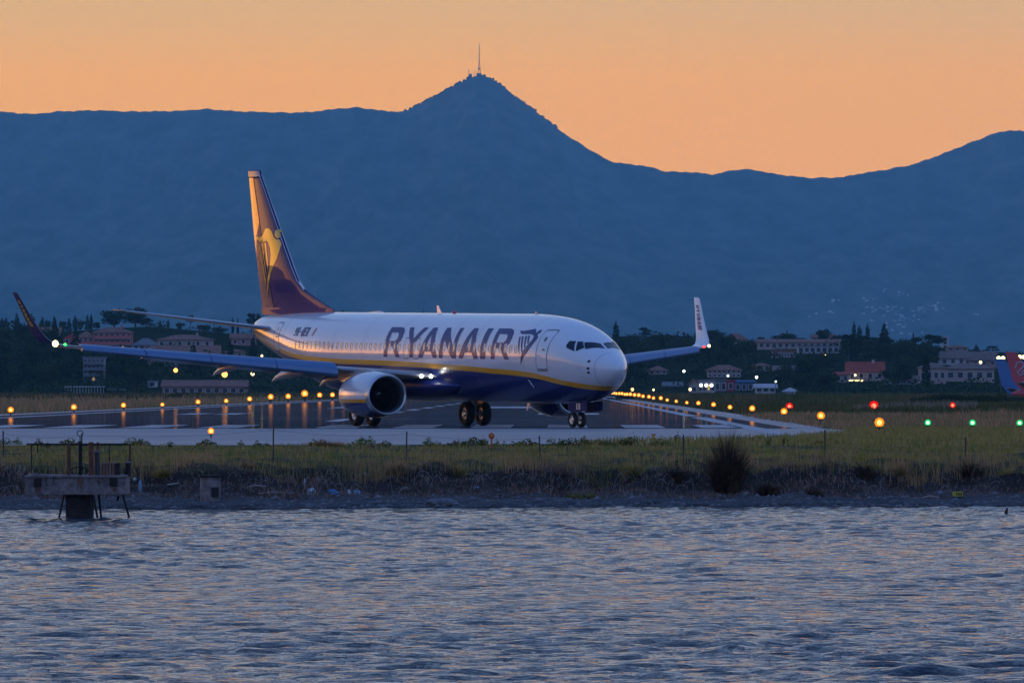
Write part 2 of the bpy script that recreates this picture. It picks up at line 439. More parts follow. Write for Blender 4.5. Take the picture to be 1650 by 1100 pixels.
# paving (each sheet a little above the one below)
mb = MB()
mb.add([(-60, 199, PZ - .006), (-16, 198.5, PZ - .006), (-4, 200, PZ - .006), (2, 204, PZ - .006), (8, 216, PZ - .006), (11, 232, PZ - .006), (14.5, 262, PZ - .006), (13.6, 284, PZ - .006), (13.5, 300, PZ - .006), (-60, 300, PZ - .006)], [tuple(range(10))])
tag(mb.build('pavement', M['concrete']), kind='structure')
KX = 75 / F
def RW(o, y, z): return (o + KX * y, y, z)
mb = MB(); mb.add([RW(-36, 283, PZ), RW(10.2, 283, PZ), RW(10.2, 2640, PZ), RW(-36, 2640, PZ)], [(0, 1, 2, 3)])
# shoulder
tag(mb.build('runway', M['asphalt']), kind='structure')
mb = MB(); mb.add([RW(10.2, 290, PZ - .002), RW(12.4, 290, PZ - .002), RW(12.3, 700, PZ - .002), RW(12.2, 2640, PZ - .002), RW(10.2, 2640, PZ - .002)], [(0, 1, 2, 3, 4)])
mb.add([RW(-38.0, 300.5, PZ - .002), RW(-36, 300.5, PZ - .002), RW(-36, 2640, PZ - .002), RW(-38, 2640, PZ - .002)], [(0, 1, 2, 3)])
tag(mb.build('pavement', M['concrete']), kind='structure')
MZ = PZ + .005
def stripe(name, pts):
    mb = MB(); mb.add([(*p, MZ) for p in pts], [tuple(range(len(pts)))]); tag(mb.build(name, M['line_paint']), kind='structure')
def rwq(o0, o1, y0, y1): return [(o0 + KX * y0, y0), (o1 + KX * y0, y0), (o1 + KX * y1, y1), (o0 + KX * y1, y1)]
stripe('runway_edge_line', rwq(8.0, 8.95, 240, 395)); stripe('runway_edge_line', rwq(8.0, 8.9, 412, 2600)); stripe('runway_edge_line', rwq(-33.6, -32.7, 300, 2600))
k0 = 6.35
for k in range(11):
    o = k0 - 3.42 * k - (1.8 if k > 5 else 0)
    stripe('threshold_stripe', rwq(o, o + 1.8, 287, 311))
for k in range(8): stripe('runway_centre_line', rwq(-12.4, -11.6, 345 + 60 * k, 375 + 60 * k))
stripe('runway_aiming_mark', rwq(-21, -15.5, 590, 640)); stripe('runway_aiming_mark', rwq(-8, -2.5, 590, 640))
for o in (-26, -23.4, -1.4, 1.2): stripe('touchdown_mark', rwq(o, o + 1.6, 440, 463))
# taxi guidance line curving over the pad
pts = [(-34 + 40 * (i / 24), 262 - 34 * math.sin(i / 24 * 1.5) ) for i in range(25)]
mb = MB()
mb.add([(x, y + .12, MZ) for x, y in pts] + [(x, y - .12, MZ) for x, y in pts], [(i, i + 1, i + 26, i + 25) for i in range(24)])
tag(mb.build('taxi_line', mat('faded_yellow', (.35, .25, .06), .6)), kind='structure')

# ------------------------------------------------------------------ mountain
RIDGE = [(-4500, 300), (-2500, 240), (-1200, 215), (-500, 190), (-200, 178), (0, 180), (60, 184), (100, 179), (140, 178), (250, 180), (330, 176), (420, 181), (500, 181), (530, 177), (545, 174.5), (575, 173), (610, 178),
         (650, 180), (670, 171), (690, 162), (715, 148), (740, 134), (755, 126), (770, 122), (790, 125), (802, 133), (815, 143), (835, 158), (850, 170), (870, 185), (890, 200), (915, 219), (940, 235), (965, 250), (985, 260), (1010, 264), (1040, 268), (1075, 276), (1110, 277.5),
         (1150, 281), (1170, 276), (1190, 273), (1215, 274), (1250, 280), (1300, 287), (1360, 285), (1420, 274), (1470, 266), (1520, 247), (1560, 232), (1600, 215), (1625, 210), (1650, 212), (1800, 235), (2100, 250), (3000, 330), (5500, 420)]
rx = np.array([a for a, b in RIDGE], float); ry = np.array([b for a, b in RIDGE], float)
YR = 18000.0
def fbm(X, Y, s, seed, oct_=5):
    r = np.random.default_rng(seed); z = np.zeros_like(X); a = 1.0
    for o in range(oct_):
        acc = np.zeros_like(X)
        for _ in range(5):
            th = r.uniform(0, 6.28); acc += np.sin((X * math.cos(th) + Y * math.sin(th)) / s * 6.28 + r.uniform(0, 6.28))
        z += a * (1 - np.abs(acc / 2.2)); s *= .5; a *= .5
    return z
def mountain_z(X, Y):
    px = 825 + X / YR * F
    jag = .9 * np.sin(px * .115 + 1) * np.sin(px * .043) + .6 * np.sin(px * .31 + 2 * np.sin(px * .05)) + .35 * np.sin(px * .83 + 1.3)
    H = (HOR - np.interp(px, rx, ry) + jag * np.clip(np.abs(px - 772) / 40, 0, 1)) / F * YR + CAMZ
    t = np.clip((Y - 12600) / (YR - 12600), 0, 1)
    base = H * (t ** 1.15)
    nz_ = np.array([mnoise.ridged_multi_fractal(Vector((x_ / 620. + y_ / 9000., y_ / 3800., .3)), .9, 2.1, 7, 1.0, 2.0) for x_, y_ in zip(X.ravel(), Y.ravel())]).reshape(X.shape)
    n2_ = np.array([mnoise.fractal(Vector((x_ / 110., y_ / 560., 1.7)), .7, 2.0, 5) for x_, y_ in zip(X.ravel(), Y.ravel())]).reshape(X.shape)
    z = base + (nz_ - .9) * 46 * np.sin(np.clip(t, 0, 1) * math.pi) ** .7 - 30 * np.sin(t * math.pi) + n2_ * 15 * np.sin(t * math.pi) ** .5
    # never higher than the crest as seen from the shore
    z = np.minimum(z, H * Y / YR - 4 * (1 - t) * 10)
    back = np.clip((Y - YR) / 1500, 0, 1)
    return np.where(Y > YR, H * (1 - .9 * back ** 1.3) , z)
M['mountain'] = mat('mountain_slope', (.03, .04, .035), .95, col2=(.12, .12, .11), vscale=.014, spec=.1, stretch=(1, .22, 1))
crest = rx[(rx > -300) & (rx < 1900)]
xs = np.unique(np.concatenate([np.linspace(-5300, -1700, 40), np.linspace(-1700, 1700, 640), np.linspace(1700, 5300, 40), (crest - 825) / F * YR]))
ys = np.concatenate([np.linspace(12600, 18000, 200), np.linspace(18060, 19500, 20)])
mo = mesh_obj('mountain', grid_mesh('mountain', xs, ys, mountain_z), M['mountain']); tag(mo, kind='structure')

# haze
mb = MB()
mb.box((0, 7200, 574.3), (11000, 25000, 1153.4))
hm = bpy.data.materials.new('haze_air'); hm.use_nodes = True; t = hm.node_tree
for n in list(t.nodes): t.nodes.remove(n)
pv = N(t, 'ShaderNodeVolumePrincipled'); pv.inputs['Color'].default_value = (.26, .74, 1.0, 1); pv.inputs['Density'].default_value = 4.3e-5
pv.inputs['Anisotropy'].default_value = 0.0
oo = N(t, 'ShaderNodeOutputMaterial'); t.links.new(pv.outputs[0], oo.inputs['Volume'])
hz = mb.build('haze', hm); tag(hz, kind='stuff')

# ================================================================== the airliner
PITCH = math.tan(rad(.8))
jet = empty('airliner', (-4.27, 303.2, PZ + .004), rad(117.3))
tag(jet, 'white and blue twin-engine airliner with yellow stripe and upturned wingtips turning onto the runway', 'airliner')
def L(x, y, z): return (x - 19.6, y, z + (x - 19.6) * PITCH)      # body station, starboard, height -> jet coordinates
ST = np.array([(-0.04, 2.84, 2.84, 0.001, 2.84), (-0.025, 2.93, 2.76, 0.1, 2.84), (0.01, 3.0, 2.68, 0.18, 2.84), (0.13, 3.12, 2.51, 0.33, 2.84), (0.4, 3.32, 2.26, 0.55, 2.86), (0.8, 3.54, 2.01, 0.81, 2.91), (1.25, 3.76, 1.79, 1.06, 2.98), (1.7, 3.98, 1.63, 1.26, 3.06),
 (2.1, 4.2, 1.52, 1.4, 3.13), (2.7, 4.5, 1.41, 1.56, 3.2), (3.4, 4.76, 1.33, 1.68, 3.27), (4.3, 4.97, 1.28, 1.79, 3.33), (5.3, 5.11, 1.26, 1.85, 3.36), (6.6, 5.2, 1.25, 1.875, 3.37), (8.0, 5.245, 1.25, 1.88, 3.37), (24.8, 5.25, 1.25, 1.88, 3.37), (26.3, 5.25, 1.33, 1.87, 3.38), (28.3, 5.25, 1.62, 1.79, 3.42), (30.3, 5.24, 2.08, 1.62, 3.58),
 (32.3, 5.20, 2.62, 1.36, 3.86), (34.3, 5.12, 3.12, 1.04, 4.12), (36.0, 5.02, 3.56, .70, 4.34), (36.9, 4.92, 3.85, .46, 4.42), (37.25, 4.8, 4.05, .32, 4.44), (37.42, 4.62, 4.25, .16, 4.44)])
def pchip(x, xs, ys):
    h = np.diff(xs); d = np.diff(ys) / h; m_ = np.zeros_like(ys)
    for i in range(1, len(xs) - 1):
        if d[i - 1] * d[i] > 0:
            w1, w2 = 2 * h[i] + h[i - 1], h[i] + 2 * h[i - 1]; m_[i] = (w1 + w2) / (w1 / d[i - 1] + w2 / d[i])
    m_[0], m_[-1] = d[0], d[-1]
    i = min(max(int(np.searchsorted(xs, x)) - 1, 0), len(xs) - 2); t = (x - xs[i]) / h[i]
    return ((1 + 2 * t) * (1 - t) ** 2 * ys[i] + t * (1 - t) ** 2 * h[i] * m_[i] + t * t * (3 - 2 * t) * ys[i + 1] + t * t * (t - 1) * h[i] * m_[i + 1])
def sec(x): return tuple(pchip(x, ST[:, 0], ST[:, i]) for i in (1, 2, 3, 4))
def surf_t(x, t, off=0.0, side=1):
    zt, zb, w, zm = sec(x); s_, c_ = math.sin(t), math.cos(t); h = (zt - zm) if s_ > 0 else (zm - zb)
    nx, nz = c_ / max(w, .01), s_ / max(h, .01); l = math.hypot(nx, nz)
    return L(x, side * (w * c_ + off * nx / l), zm + h * s_ + off * nz / l)
def surf(x, z, off=0.0, side=1):
    zt, zb, w, zm = sec(x); h = (zt - zm) if z > zm else (zm - zb)
    return surf_t(x, math.asin(max(-1, min(1, (z - zm) / h))), off, side)

def paint_material():
    """white above, blue belly, yellow cheat line whose height follows the body station"""
    m = bpy.data.materials.new('body_paint'); m.use_nodes = True; t = m.node_tree; b = t.nodes['Principled BSDF']
    b.inputs['Roughness'].default_value = .28; b.inputs['Coat Weight'].default_value = 1; b.inputs['Coat Roughness'].default_value = .035
    co = N(t, 'ShaderNodeTexCoord'); sp = N(t, 'ShaderNodeSeparateXYZ'); t.links.new(co.outputs['Object'], sp.inputs[0])
    mr_ = N(t, 'ShaderNodeMapRange'); mr_.inputs['From Min'].default_value = -.67 - 19.6; mr_.inputs['From Max'].default_value = 38 - 19.6
    t.links.new(sp.outputs['X'], mr_.inputs['Value'])
    fc = N(t, 'ShaderNodeFloatCurve'); cv = fc.mapping.curves[0]
    SX = [(-.67, 1.95), (.7, 1.97), (1.6, 2.06), (3.08, 2.25), (4.88, 2.49), (9.55, 2.69), (13.2, 2.79), (17, 2.87), (20.9, 2.92), (24.9, 2.95), (29.4, 3.12), (33.0, 3.50), (35.9, 4.05), (38, 4.6)]
    PS = [((x + .67) / 38.67, z / 6) for x, z in SX]
    cv.points[0].location = PS[0]; cv.points[1].location = PS[-1]
    for p in PS[1:-1]: cv.points.new(*p)
    fc.mapping.update(); t.links.new(mr_.outputs[0], fc.inputs['Value'])
    # height in the level body frame
    px_ = N(t, 'ShaderNodeMath', operation='MULTIPLY'); px_.inputs[1].default_value = -PITCH; t.links.new(sp.outputs['X'], px_.inputs[0])
    zz = N(t, 'ShaderNodeMath', operation='ADD'); t.links.new(sp.outputs['Z'], zz.inputs[0]); t.links.new(px_.outputs[0], zz.inputs[1])
    sc_ = N(t, 'ShaderNodeMath', operation='MULTIPLY'); sc_.inputs[1].default_value = 6; t.links.new(fc.outputs[0], sc_.inputs[0])
    df = N(t, 'ShaderNodeMath', operation='SUBTRACT'); t.links.new(zz.outputs[0], df.inputs[0]); t.links.new(sc_.outputs[0], df.inputs[1])
    ad_ = N(t, 'ShaderNodeMath', operation='ADD'); ad_.inputs[1].default_value = .5; t.links.new(df.outputs[0], ad_.inputs[0])
    r = ramp(t, [(0, (.012, .025, .16)), (.39, (.85, .40, .012)), (.625, (.72, .73, .76))], 'CONSTANT')
    t.links.new(ad_.outputs[0], r.inputs[0]); t.links.new(r.outputs[0], b.inputs['Base Color'])
    rc = ramp(t, [(0, (.12,) * 3), (.39, (.5,) * 3), (.625, (1,) * 3)], 'CONSTANT'); t.links.new(ad_.outputs[0], rc.inputs[0]); t.links.new(rc.outputs[0], b.inputs['Coat Weight'])
    nz = N(t, 'ShaderNodeTexNoise'); nz.inputs['Scale'].default_value = .9; nz.inputs['Detail'].default_value = 3; t.links.new(co.outputs['Object'], nz.inputs[0])
    bp = N(t, 'ShaderNodeBump'); bp.inputs['Strength'].default_value = .25; bp.inputs['Distance'].default_value = .02
    t.links.new(nz.outputs[0], bp.inputs['Height']); t.links.new(bp.outputs[0], b.inputs['Coat Normal'])
    return m
M['body'] = paint_material()
xsb = np.unique(np.concatenate([-.04 + np.array([0, .008, .02, .035, .055, .08, .12, .17, .24, .32, .42, .55]), np.arange(.6, 6.6, .2), np.arange(6.6, 25, .8), np.arange(25, 37.0, .3), [37.1, 37.25, 37.35, 37.42]]))
mb = MB()
mb.loft([[surf_t(x, 2 * math.pi * k / 72) for k in range(72)] for x in xsb], smooth=True)
fuse = mb.build('fuselage', M['body'], jet)

# wing to body fairing
mb = MB(); rings = []
for i in range(25):
    u = i / 24; x = 12.6 + 12.2 * u; k_ = max(.02, math.sin(math.pi * u)) ** .55
    ring = []
    for j in range(32):
        a = 2 * math.pi * j / 32; c_, s_ = math.cos(a), math.sin(a)
        ring.append(L(x, (1.25 + .98 * k_) * math.copysign(abs(c_) ** .75, c_), 1.95 + (.80 * k_ if s_ < 0 else .62 * k_) * math.copysign(abs(s_) ** .9, s_)))
    rings.append(ring)
mb.loft(rings, smooth=True)
mb.build('belly_fairing', M['blue_paint'], jet)

# ---- flat shapes laid on curved skin: exact horizontal slicing of polygons
def slices(polys, dv=.08):
    vs_ = sorted({round(p[1], 5) for pl in polys for p in pl}); lv = []
    for a, b in zip(vs_[:-1], vs_[1:]):
        n = max(1, int(math.ceil((b - a) / dv))); lv += [a + (b - a) * i / n for i in range(n)]
    lv.append(vs_[-1]); out = []
    for a, b in zip(lv[:-1], lv[1:]):
        if b - a < 1e-6: continue
        mid = (a + b) / 2; xs_ = []
        for pl in polys:
            for p, q in zip(pl, pl[1:] + pl[:1]):
                if (p[1] <= mid) != (q[1] <= mid):
                    f_ = lambda v: p[0] + (q[0] - p[0]) * (v - p[1]) / (q[1] - p[1])
                    xs_.append((f_(mid), f_(a), f_(b)))
        xs_.sort()
        for l, r in zip(xs_[::2], xs_[1::2]): out.append(((l[1], a), (r[1], a), (r[2], b), (l[2], b)))
    return out
def decal(name, polys, mp, mt, parent, dv=.08, du=.5):
    mb = MB()
    for q in slices(polys, dv):
        w = max(abs(q[1][0] - q[0][0]), abs(q[2][0] - q[3][0])); n = max(1, int(math.ceil(w / du)))
        for i in range(n):
            a, b = i / n, (i + 1) / n
            lerp = lambda p, r, s_: (p[0] + (r[0] - p[0]) * s_, p[1])
            Q = [lerp(q[0], q[1], a), lerp(q[0], q[1], b), lerp(q[3], q[2], b), lerp(q[3], q[2], a)]
            mb.add([mp(*c) for c in Q], [(0, 1, 2, 3)])
    return mb.build(name, mt, parent)

# block capitals in a unit-high box (u to the right, v up)
def glyph(ch, w):
    s = .26 if w > 1.1 else .30 * w / .9
    if ch == 'I': return [[(0, 0), (w, 0), (w, 1), (0, 1)]]
    if ch == 'R':
        o = [(0, 0), (0, 1), (w * .66, 1), (w * .86, .95), (w * .96, .84), (w * .98, .68), (w * .94, .53), (w * .82, .43), (w * .74, .40), (w, 0), (w - s * 1.15, 0), (w * .50, .36), (s, .36), (s, 0)]
        i = [(s, .54), (w * .60, .54), (w * .70, .60), (w * .72, .68), (w * .70, .76), (w * .60, .82), (s, .82)]
        return [o, i]
    if ch == 'B':
        return [[(0, 0), (0, 1), (w * .7, 1), (w * .95, .88), (w * .95, .64), (w * .8, .52), (w, .38), (w, .12), (w * .75, 0)], [(s, .16), (w * .66, .16), (w * .7, .25), (w * .66, .42), (s, .42)], [(s, .58), (w * .62, .58), (w * .66, .7), (w * .62, .84), (s, .84)]]
    if ch == 'Y': return [[(w / 2 - s / 2, 0), (w / 2 - s / 2, .42), (0, 1), (s * 1.2, 1), (w / 2, .62), (w - s * 1.2, 1), (w, 1), (w / 2 + s / 2, .42), (w / 2 + s / 2, 0)]]
    if ch == 'A': return [[(0, 0), (w / 2 - s * .62, 1), (w / 2 + s * .62, 1), (w, 0), (w - s * 1.1, 0), (w * .68, .20), (w * .32, .20), (s * 1.1, 0)], [(w * .38, .37), (w * .62, .37), (w * .5, .80)]]
    if ch == 'N': return [[(0, 0), (0, 1), (s * 1.15, 1), (w - s, .38), (w - s, 1), (w, 1), (w, 0), (w - s * 1.15, 0), (s, .62), (s, 0)]]
    if ch == 'H': return [[(0, 0), (0, 1), (s, 1), (s, .6), (w - s, .6), (w - s, 1), (w, 1), (w, 0), (w - s, 0), (w - s, .42), (s, .42), (s, 0)]]
    if ch == 'E': return [[(0, 0), (0, 1), (w, 1), (w, .82), (s, .82), (s, .59), (w * .9, .59), (w * .9, .42), (s, .42), (s, .18), (w, .18), (w, 0)]]
    if ch == '-': return [[(w * .1, .42), (w * .9, .42), (w * .9, .58), (w * .1, .58)]]
    if ch == '9': return [[(w * .1, 0), (w * .6, 0), (w * .9, .3), (w, .7), (w * .85, .95), (w * .5, 1), (w * .15, .95), (0, .72), (w * .12, .48), (w * .45, .40), (w * .7, .46), (w * .6, .25), (w * .5, .16), (w * .1, .16)], [(w * .3, .7), (w * .5, .56), (w * .7, .7), (w * .5, .86)]]
    if ch == 'Q': return [[(w * .25, 0), (w * .7, 0), (w * .85, -.08), (w, .02), (w * .92, .14), (w, .3), (w, .7), (w * .75, 1), (w * .25, 1), (0, .7), (0, .3)], [(s, .32), (w * .4, .17), (w * .6, .17), (w - s, .32), (w - s, .68), (w * .6, .83), (w * .4, .83), (s, .68)]]
def text_polys(txt, h, widths=None, gap=.16, wd=.9, slant=0.0):
    out = []; u = 0
    for i, ch in enumerate(txt):
        w = (widths[i] if widths else (wd * .32 if ch == 'I' else wd))
        out += [[((u + p[0]) * h + slant * p[1] * h, p[1] * h) for p in pl] for pl in glyph(ch, w)]
        u += w + gap
    return out, (u - gap) * h
M['title_blue'] = mat('title_blue', (.014, .038, .17), .45, coat=.25, spec=.3)
TH_ = 1.38
for ch, xa, xb in (('R', 19.62, 17.95), ('Y', 17.72, 15.80), ('A', 16.02, 14.12), ('N', 13.92, 12.20), ('A', 11.92, 10.02), ('I', 9.78, 9.28), ('R', 8.72, 6.96)):
    pl = [[(p[0] * TH_, p[1] * TH_) for p in q] for q in glyph(ch, (xa - xb) / TH_)]
    decal('letter', pl, lambda u, v, xa=xa: surf(xa - u, 3.2 + v, .012), M['title_blue'], fuse)
for ci, ch in enumerate('9H-QEB'):
    rp, rw_ = text_polys(ch, .42, wd=.58, gap=.20, slant=.12)
    decal('registration_letter', rp, lambda u, v, ci=ci: surf(30.1 - (u + ci * .78 * .42) * .92, 4.10 + v, .012), M['title_blue'], fuse)
decal('flag', [[(0, 0), (.16, 0), (.26, .36), (.10, .36)]], lambda u, v: surf(28.0 - u, 4.13 + v, .012), M['white_paint'], fuse)
decal('flag', [[(.16, 0), (.34, 0), (.44, .36), (.26, .36)]], lambda u, v: surf(28.0 - u, 4.13 + v, .012), M['red_paint'], fuse)
harp = [[(6.6, 4.49), (6.26, 4.48), (5.9, 4.52), (5.35, 4.58), (5.19, 4.46), (5.05, 4.40), (5.02, 4.51), (4.83, 4.55), (4.78, 4.42), (4.91, 4.36), (4.72, 4.2), (4.76, 4.09), (4.92, 3.89), (5.3, 3.51), (5.62, 3.30), (5.90, 2.95),
  (5.80, 3.39), (5.63, 3.60), (5.4, 3.80), (5.2, 3.97), (5.07, 4.11), (5.07, 4.20), (5.18, 4.30), (5.52, 4.35), (6.17, 4.34), (6.38, 4.36)]]
harp += [[(6.36, 4.22), (6.22, 4.22), (6.02, 3.71), (5.89, 3.10), (5.98, 3.45)], [(6.12, 4.25), (5.98, 4.25), (5.66, 3.50), (5.78, 3.55)], [(5.84, 4.26), (5.70, 4.27), (5.50, 3.74), (5.60, 3.76)], [(5.59, 4.27), (5.46, 4.27), (5.30, 3.94), (5.40, 3.92)]]
mpf = lambda x, z: surf(x, z, .012)
mbh = MB()
hp = [decal('harp_emblem', [q], mpf, M['title_blue'], fuse) for q in harp]

# cabin windows: frame and pane, shared by all
def rrect(w, h, r, n=4):
    out = []
    for cx_, cy_, a0 in ((w / 2 - r, h / 2 - r, 0), (-w / 2 + r, h / 2 - r, 90), (-w / 2 + r, -h / 2 + r, 180), (w / 2 - r, -h / 2 + r, 270)):
        for i in range(n + 1):
            a = rad(a0 + 90 * i / n); out.append((cx_ + r * math.cos(a), cy_ + r * math.sin(a)))
    return out
wx0 = 19.08; tz = 3.70
def window_mesh(name, w, h, r, off, dep, mt):
    mb = MB(); ol = rrect(w, h, r); il = [(a * .86, b * .90) for a, b in ol]
    f0 = [Vector(surf(wx0 - a, tz + b, 0)) for a, b in ol]; f1 = [Vector(surf(wx0 - a, tz + b, off)) for a, b in il]
    n = len(ol); mb.add(f0 + f1, [(i, (i + 1) % n, n + (i + 1) % n, n + i) for i in range(n)] + [tuple(range(n, 2 * n))], 0, False)
    me = bpy.data.meshes.new(name); me.from_pydata(mb.v, [], mb.f); me.materials.append(mt); return me
wf_me = window_mesh('window', .34, .44, .14, .012, 0, M['window_frame']); wp_me = window_mesh('pane', .24, .34, .10, .018, 0, M['window_glass'])
xw = 6.35; k = 0
while xw < 29.9:
    if xw > 25.2:
        wd = decal('window', [[(xw + a, tz + b) for a, b in rrect(.34, .44, .14)]], lambda x, z: surf(x, z, .012), M['window_frame'], jet, dv=.06)
        decal('pane', [[(xw + a, tz + b) for a, b in rrect(.24, .34, .10)]], lambda x, z: surf(x, z, .018), M['window_glass'], wd, dv=.06)
    elif not (11.2 < xw < 11.6):
        dx = xw - wx0
        o = bpy.data.objects.new('window', wf_me); link(o, jet)
        # behind the constant section the body narrows: slide inward with it
        zt, zb, w_sec, zm_ = sec(xw); o.location = (dx, -(1.88 - w_sec) * .99, dx * PITCH)
        if xw > 26: o.rotation_euler = (0, 0, -math.atan((sec(xw)[2] - sec(xw + .5)[2]) / .5) * 1.0 * -1); 
        if xw > 26:
            # rotate about the window itself
            c0 = Vector(surf(wx0, tz)); R = Matrix.Rotation(math.atan((sec(xw + .5)[2] - sec(xw)[2]) / .5), 3, 'Z')
            o.rotation_euler = R.to_euler(); tgt = Vector(surf(xw, tz, .01)); o.location = tgt - R @ c0
        p = bpy.data.objects.new('pane', wp_me); link(p, o)
    xw += .508

# doors
def outline(pts, w=.035, zoff=.01, name='door_outline', mt='dark_seam', parent=fuse):
    """a thin seam round a closed outline"""
    mb = MB(); n = len(pts)
    cx_ = sum(p[0] for p in pts) / n; cz_ = sum(p[1] for p in pts) / n
    sub = []
    for p, q in zip(pts, pts[1:] + pts[:1]):
        m_ = max(1, int(math.hypot(q[0] - p[0], q[1] - p[1]) / .15))
        sub += [(p[0] + (q[0] - p[0]) * i / m_, p[1] + (q[1] - p[1]) * i / m_) for i in range(m_)]
    n = len(sub)
    inn = []
    for (x, z) in sub:
        d = math.hypot(x - cx_, z - cz_) or 1; inn.append((x - (x - cx_) / d * w, z - (z - cz_) / d * w))
    mb.add([surf(x, z, zoff) for x, z in sub] + [surf(x, z, zoff) for x, z in inn], [(i, (i + 1) % n, n + (i + 1) % n, n + i) for i in range(n)])
    return mb.build(name, M[mt], parent)
M['dark_seam'] = mat('dark_seam', (.10, .11, .15), .5)
def door(x0, x1, z0, z1, r=.14):
    pts = [(x0 + (x1 - x0) * (.5 + a), z0 + (z1 - z0) * (.5 + b)) for a, b in [(p[0] / abs(x1 - x0), p[1] / (z1 - z0)) for p in rrect(abs(x1 - x0), z1 - z0, r)]]
    d = decal('door', [pts], lambda x, z: surf(x, z, .006), M['white_paint'], fuse)
    s_ = outline(pts, .04, .011, 'seam', parent=d)
    hd = MB(); c_ = surf(x0 * .35 + x1 * .65, z0 + .50 * (z1 - z0), .03); hd.box(c_, (.16, .03, .05)); hd.build('handle', M['dark_metal'], d)
    vw = rrect(.16, .2, .06); decal('viewing_window', [[(x0 * .5 + x1 * .5 + a, z0 + .76 * (z1 - z0) + b) for a, b in vw]], lambda x, z: surf(x, z, .014), M['glass_dark'], d)
    return d
door(4.50, 3.62, 2.78, 4.55)
d2 = door(32.9, 32.1, 3.35, 4.75)
sl = MB(); sl.add([surf(4.5, 2.78, .012), surf(3.62, 2.78, .012), surf(3.62, 2.70, .012), surf(4.5, 2.70, .012)], [(0, 1, 2, 3)]); sl.build('door_sill', M['grey_paint'], fuse)
for xo in (17.3, 16.3): outline([(xo + a, 3.62 + b) for a, b in rrect(.52, .98, .1)], .03, .013, 'overwing_exit_seam')
# cargo door seams and service panels on the blue belly
outline([(8.6 + a, 2.1 + b) for a, b in rrect(1.3, .9, .08)], .03, .010, 'cargo_door_seam')
outline([(26.4 + a, 2.3 + b) for a, b in rrect(1.2, .8, .08)], .03, .010, 'cargo_door_seam')
for z in (3.18, 2.87, 2.69):
    decal('air_data_port', [[(1.10 + a, z + b) for a, b in rrect(.12, .10, .04)]], lambda x, z: surf(x, z, .012), M['black'], fuse)
# skin joints
for xj in (5.6, 10.4, 12.9, 18.3, 21.9, 25.2, 28.9, 31.5, 34.6):
    mb = MB(); a0, a1 = -40, 88; A = [rad(a0 + (a1 - a0) * i / 24) for i in range(25)]
    mb.add([surf_t(xj, a, .004) for a in A] + [surf_t(xj + .018, a, .004) for a in A], [(i, i + 1, i + 26, i + 25) for i in range(24)])
    mb.build('skin_joint', M['joint'] if 'joint' in M else M.setdefault('joint', mat('joint', (.38, .39, .43), .4)), fuse)
# radome joint
mb = MB(); A = [rad(-85 + 175 * i / 40) for i in range(41)]
mb.add([surf_t(.80, a, .004) for a in A] + [surf_t(.825, a, .004) for a in A], [(i, i + 1, i + 42, i + 41) for i in range(40)]); mb.build('radome_joint', M['joint'], fuse)

# cockpit glass
M['cockpit_glass'] = mat('cockpit_glass', (.008, .016, .03), .08, spec=.35)
CP = [[(2.56, 3.84), (2.59, 4.06), (2.32, 4.06), (1.98, 3.61), (2.46, 3.75)], [(2.24, 4.04), (2.07, 4.04), (1.72, 3.77), (1.91, 3.61)]]
for side in (1, -1):
    for q in CP:
        decal('cockpit_window', [q], lambda x, z: surf(x, z, .012, side), M['cockpit_glass'], fuse, dv=.05, du=.12)
        if side == 1: outline(q, .03, .014, 'window_seal', parent=fuse)
    # front panes follow the slope of the nose: corner stations by (x, angle)
    Q = [(1.99, 59.5), (1.66, 87.0), (1.21, 86.0), (1.62, 47.5)]
    mb = MB(); n = 10; V = []
    for i in range(n + 1):
        for j in range(n + 1):
            u, v = i / n, j / n
            x = (Q[0][0] * (1 - u) + Q[1][0] * u) * (1 - v) + (Q[3][0] * (1 - u) + Q[2][0] * u) * v
            a = (Q[0][1] * (1 - u) + Q[1][1] * u) * (1 - v) + (Q[3][1] * (1 - u) + Q[2][1] * u) * v
            V.append(surf_t(x, rad(a), .012, side))
    mb.add(V, [(i * (n + 1) + j, (i + 1) * (n + 1) + j, (i + 1) * (n + 1) + j + 1, i * (n + 1) + j + 1) for i in range(n) for j in range(n)], 0, True)
    mb.build('cockpit_window', M['cockpit_glass'], fuse)

# aerials, beacon, masts
mb = MB(); mb.loft([[L(17.80, .02, 5.24), L(17.36, .02, 5.24), L(17.36, -.02, 5.24), L(17.80, -.02, 5.24)], [L(17.86, .012, 5.60), L(17.70, .012, 5.60), L(17.70, -.012, 5.60), L(17.86, -.012, 5.60)]], smooth=False); mb.build('blade_aerial', M['white_paint'], jet)
mb = MB(); mb.loft([[L(8.0, .02, 5.24), L(7.7, .02, 5.24), L(7.7, -.02, 5.24), L(8.0, -.02, 5.24)], [L(8.02, .012, 5.36), L(7.9, .012, 5.36), L(7.9, -.012, 5.36), L(8.02, -.012, 5.36)]], smooth=False); mb.build('blade_aerial', M['grey_paint'], jet)
mb = MB(); mb.lathe([(-.01, .10), (.06, .09), (.11, .05), (.125, .005)], 'z', L(16.08, 0, 5.25), 12); mb.build('beacon', M['red_paint'], jet)
mb = MB(); mb.loft([[L(8.75, .02, 1.27), L(8.45, .02, 1.27), L(8.45, -.02, 1.27), L(8.75, -.02, 1.27)], [L(8.85, .01, .90), L(8.72, .01, .90), L(8.72, -.01, .90), L(8.85, -.01, .90)]], smooth=False); mb.build('drain_mast', M['white_paint'], jet)
mb = MB(); mb.tube([surf(5.56, 2.31, .0), surf(5.21, 2.04, .10)], [.02, .015], 6); mb.build('service_strut', M['white_paint'], jet)
for y_, z_ in ((1.50, 3.2), (1.38, 2.9)):
    mb = MB(); mb.tube([L(1.65, y_ - .1, z_), L(1.35, y_, z_)], .015, 6); mb.build('pitot_probe', M['bare_metal'], jet)

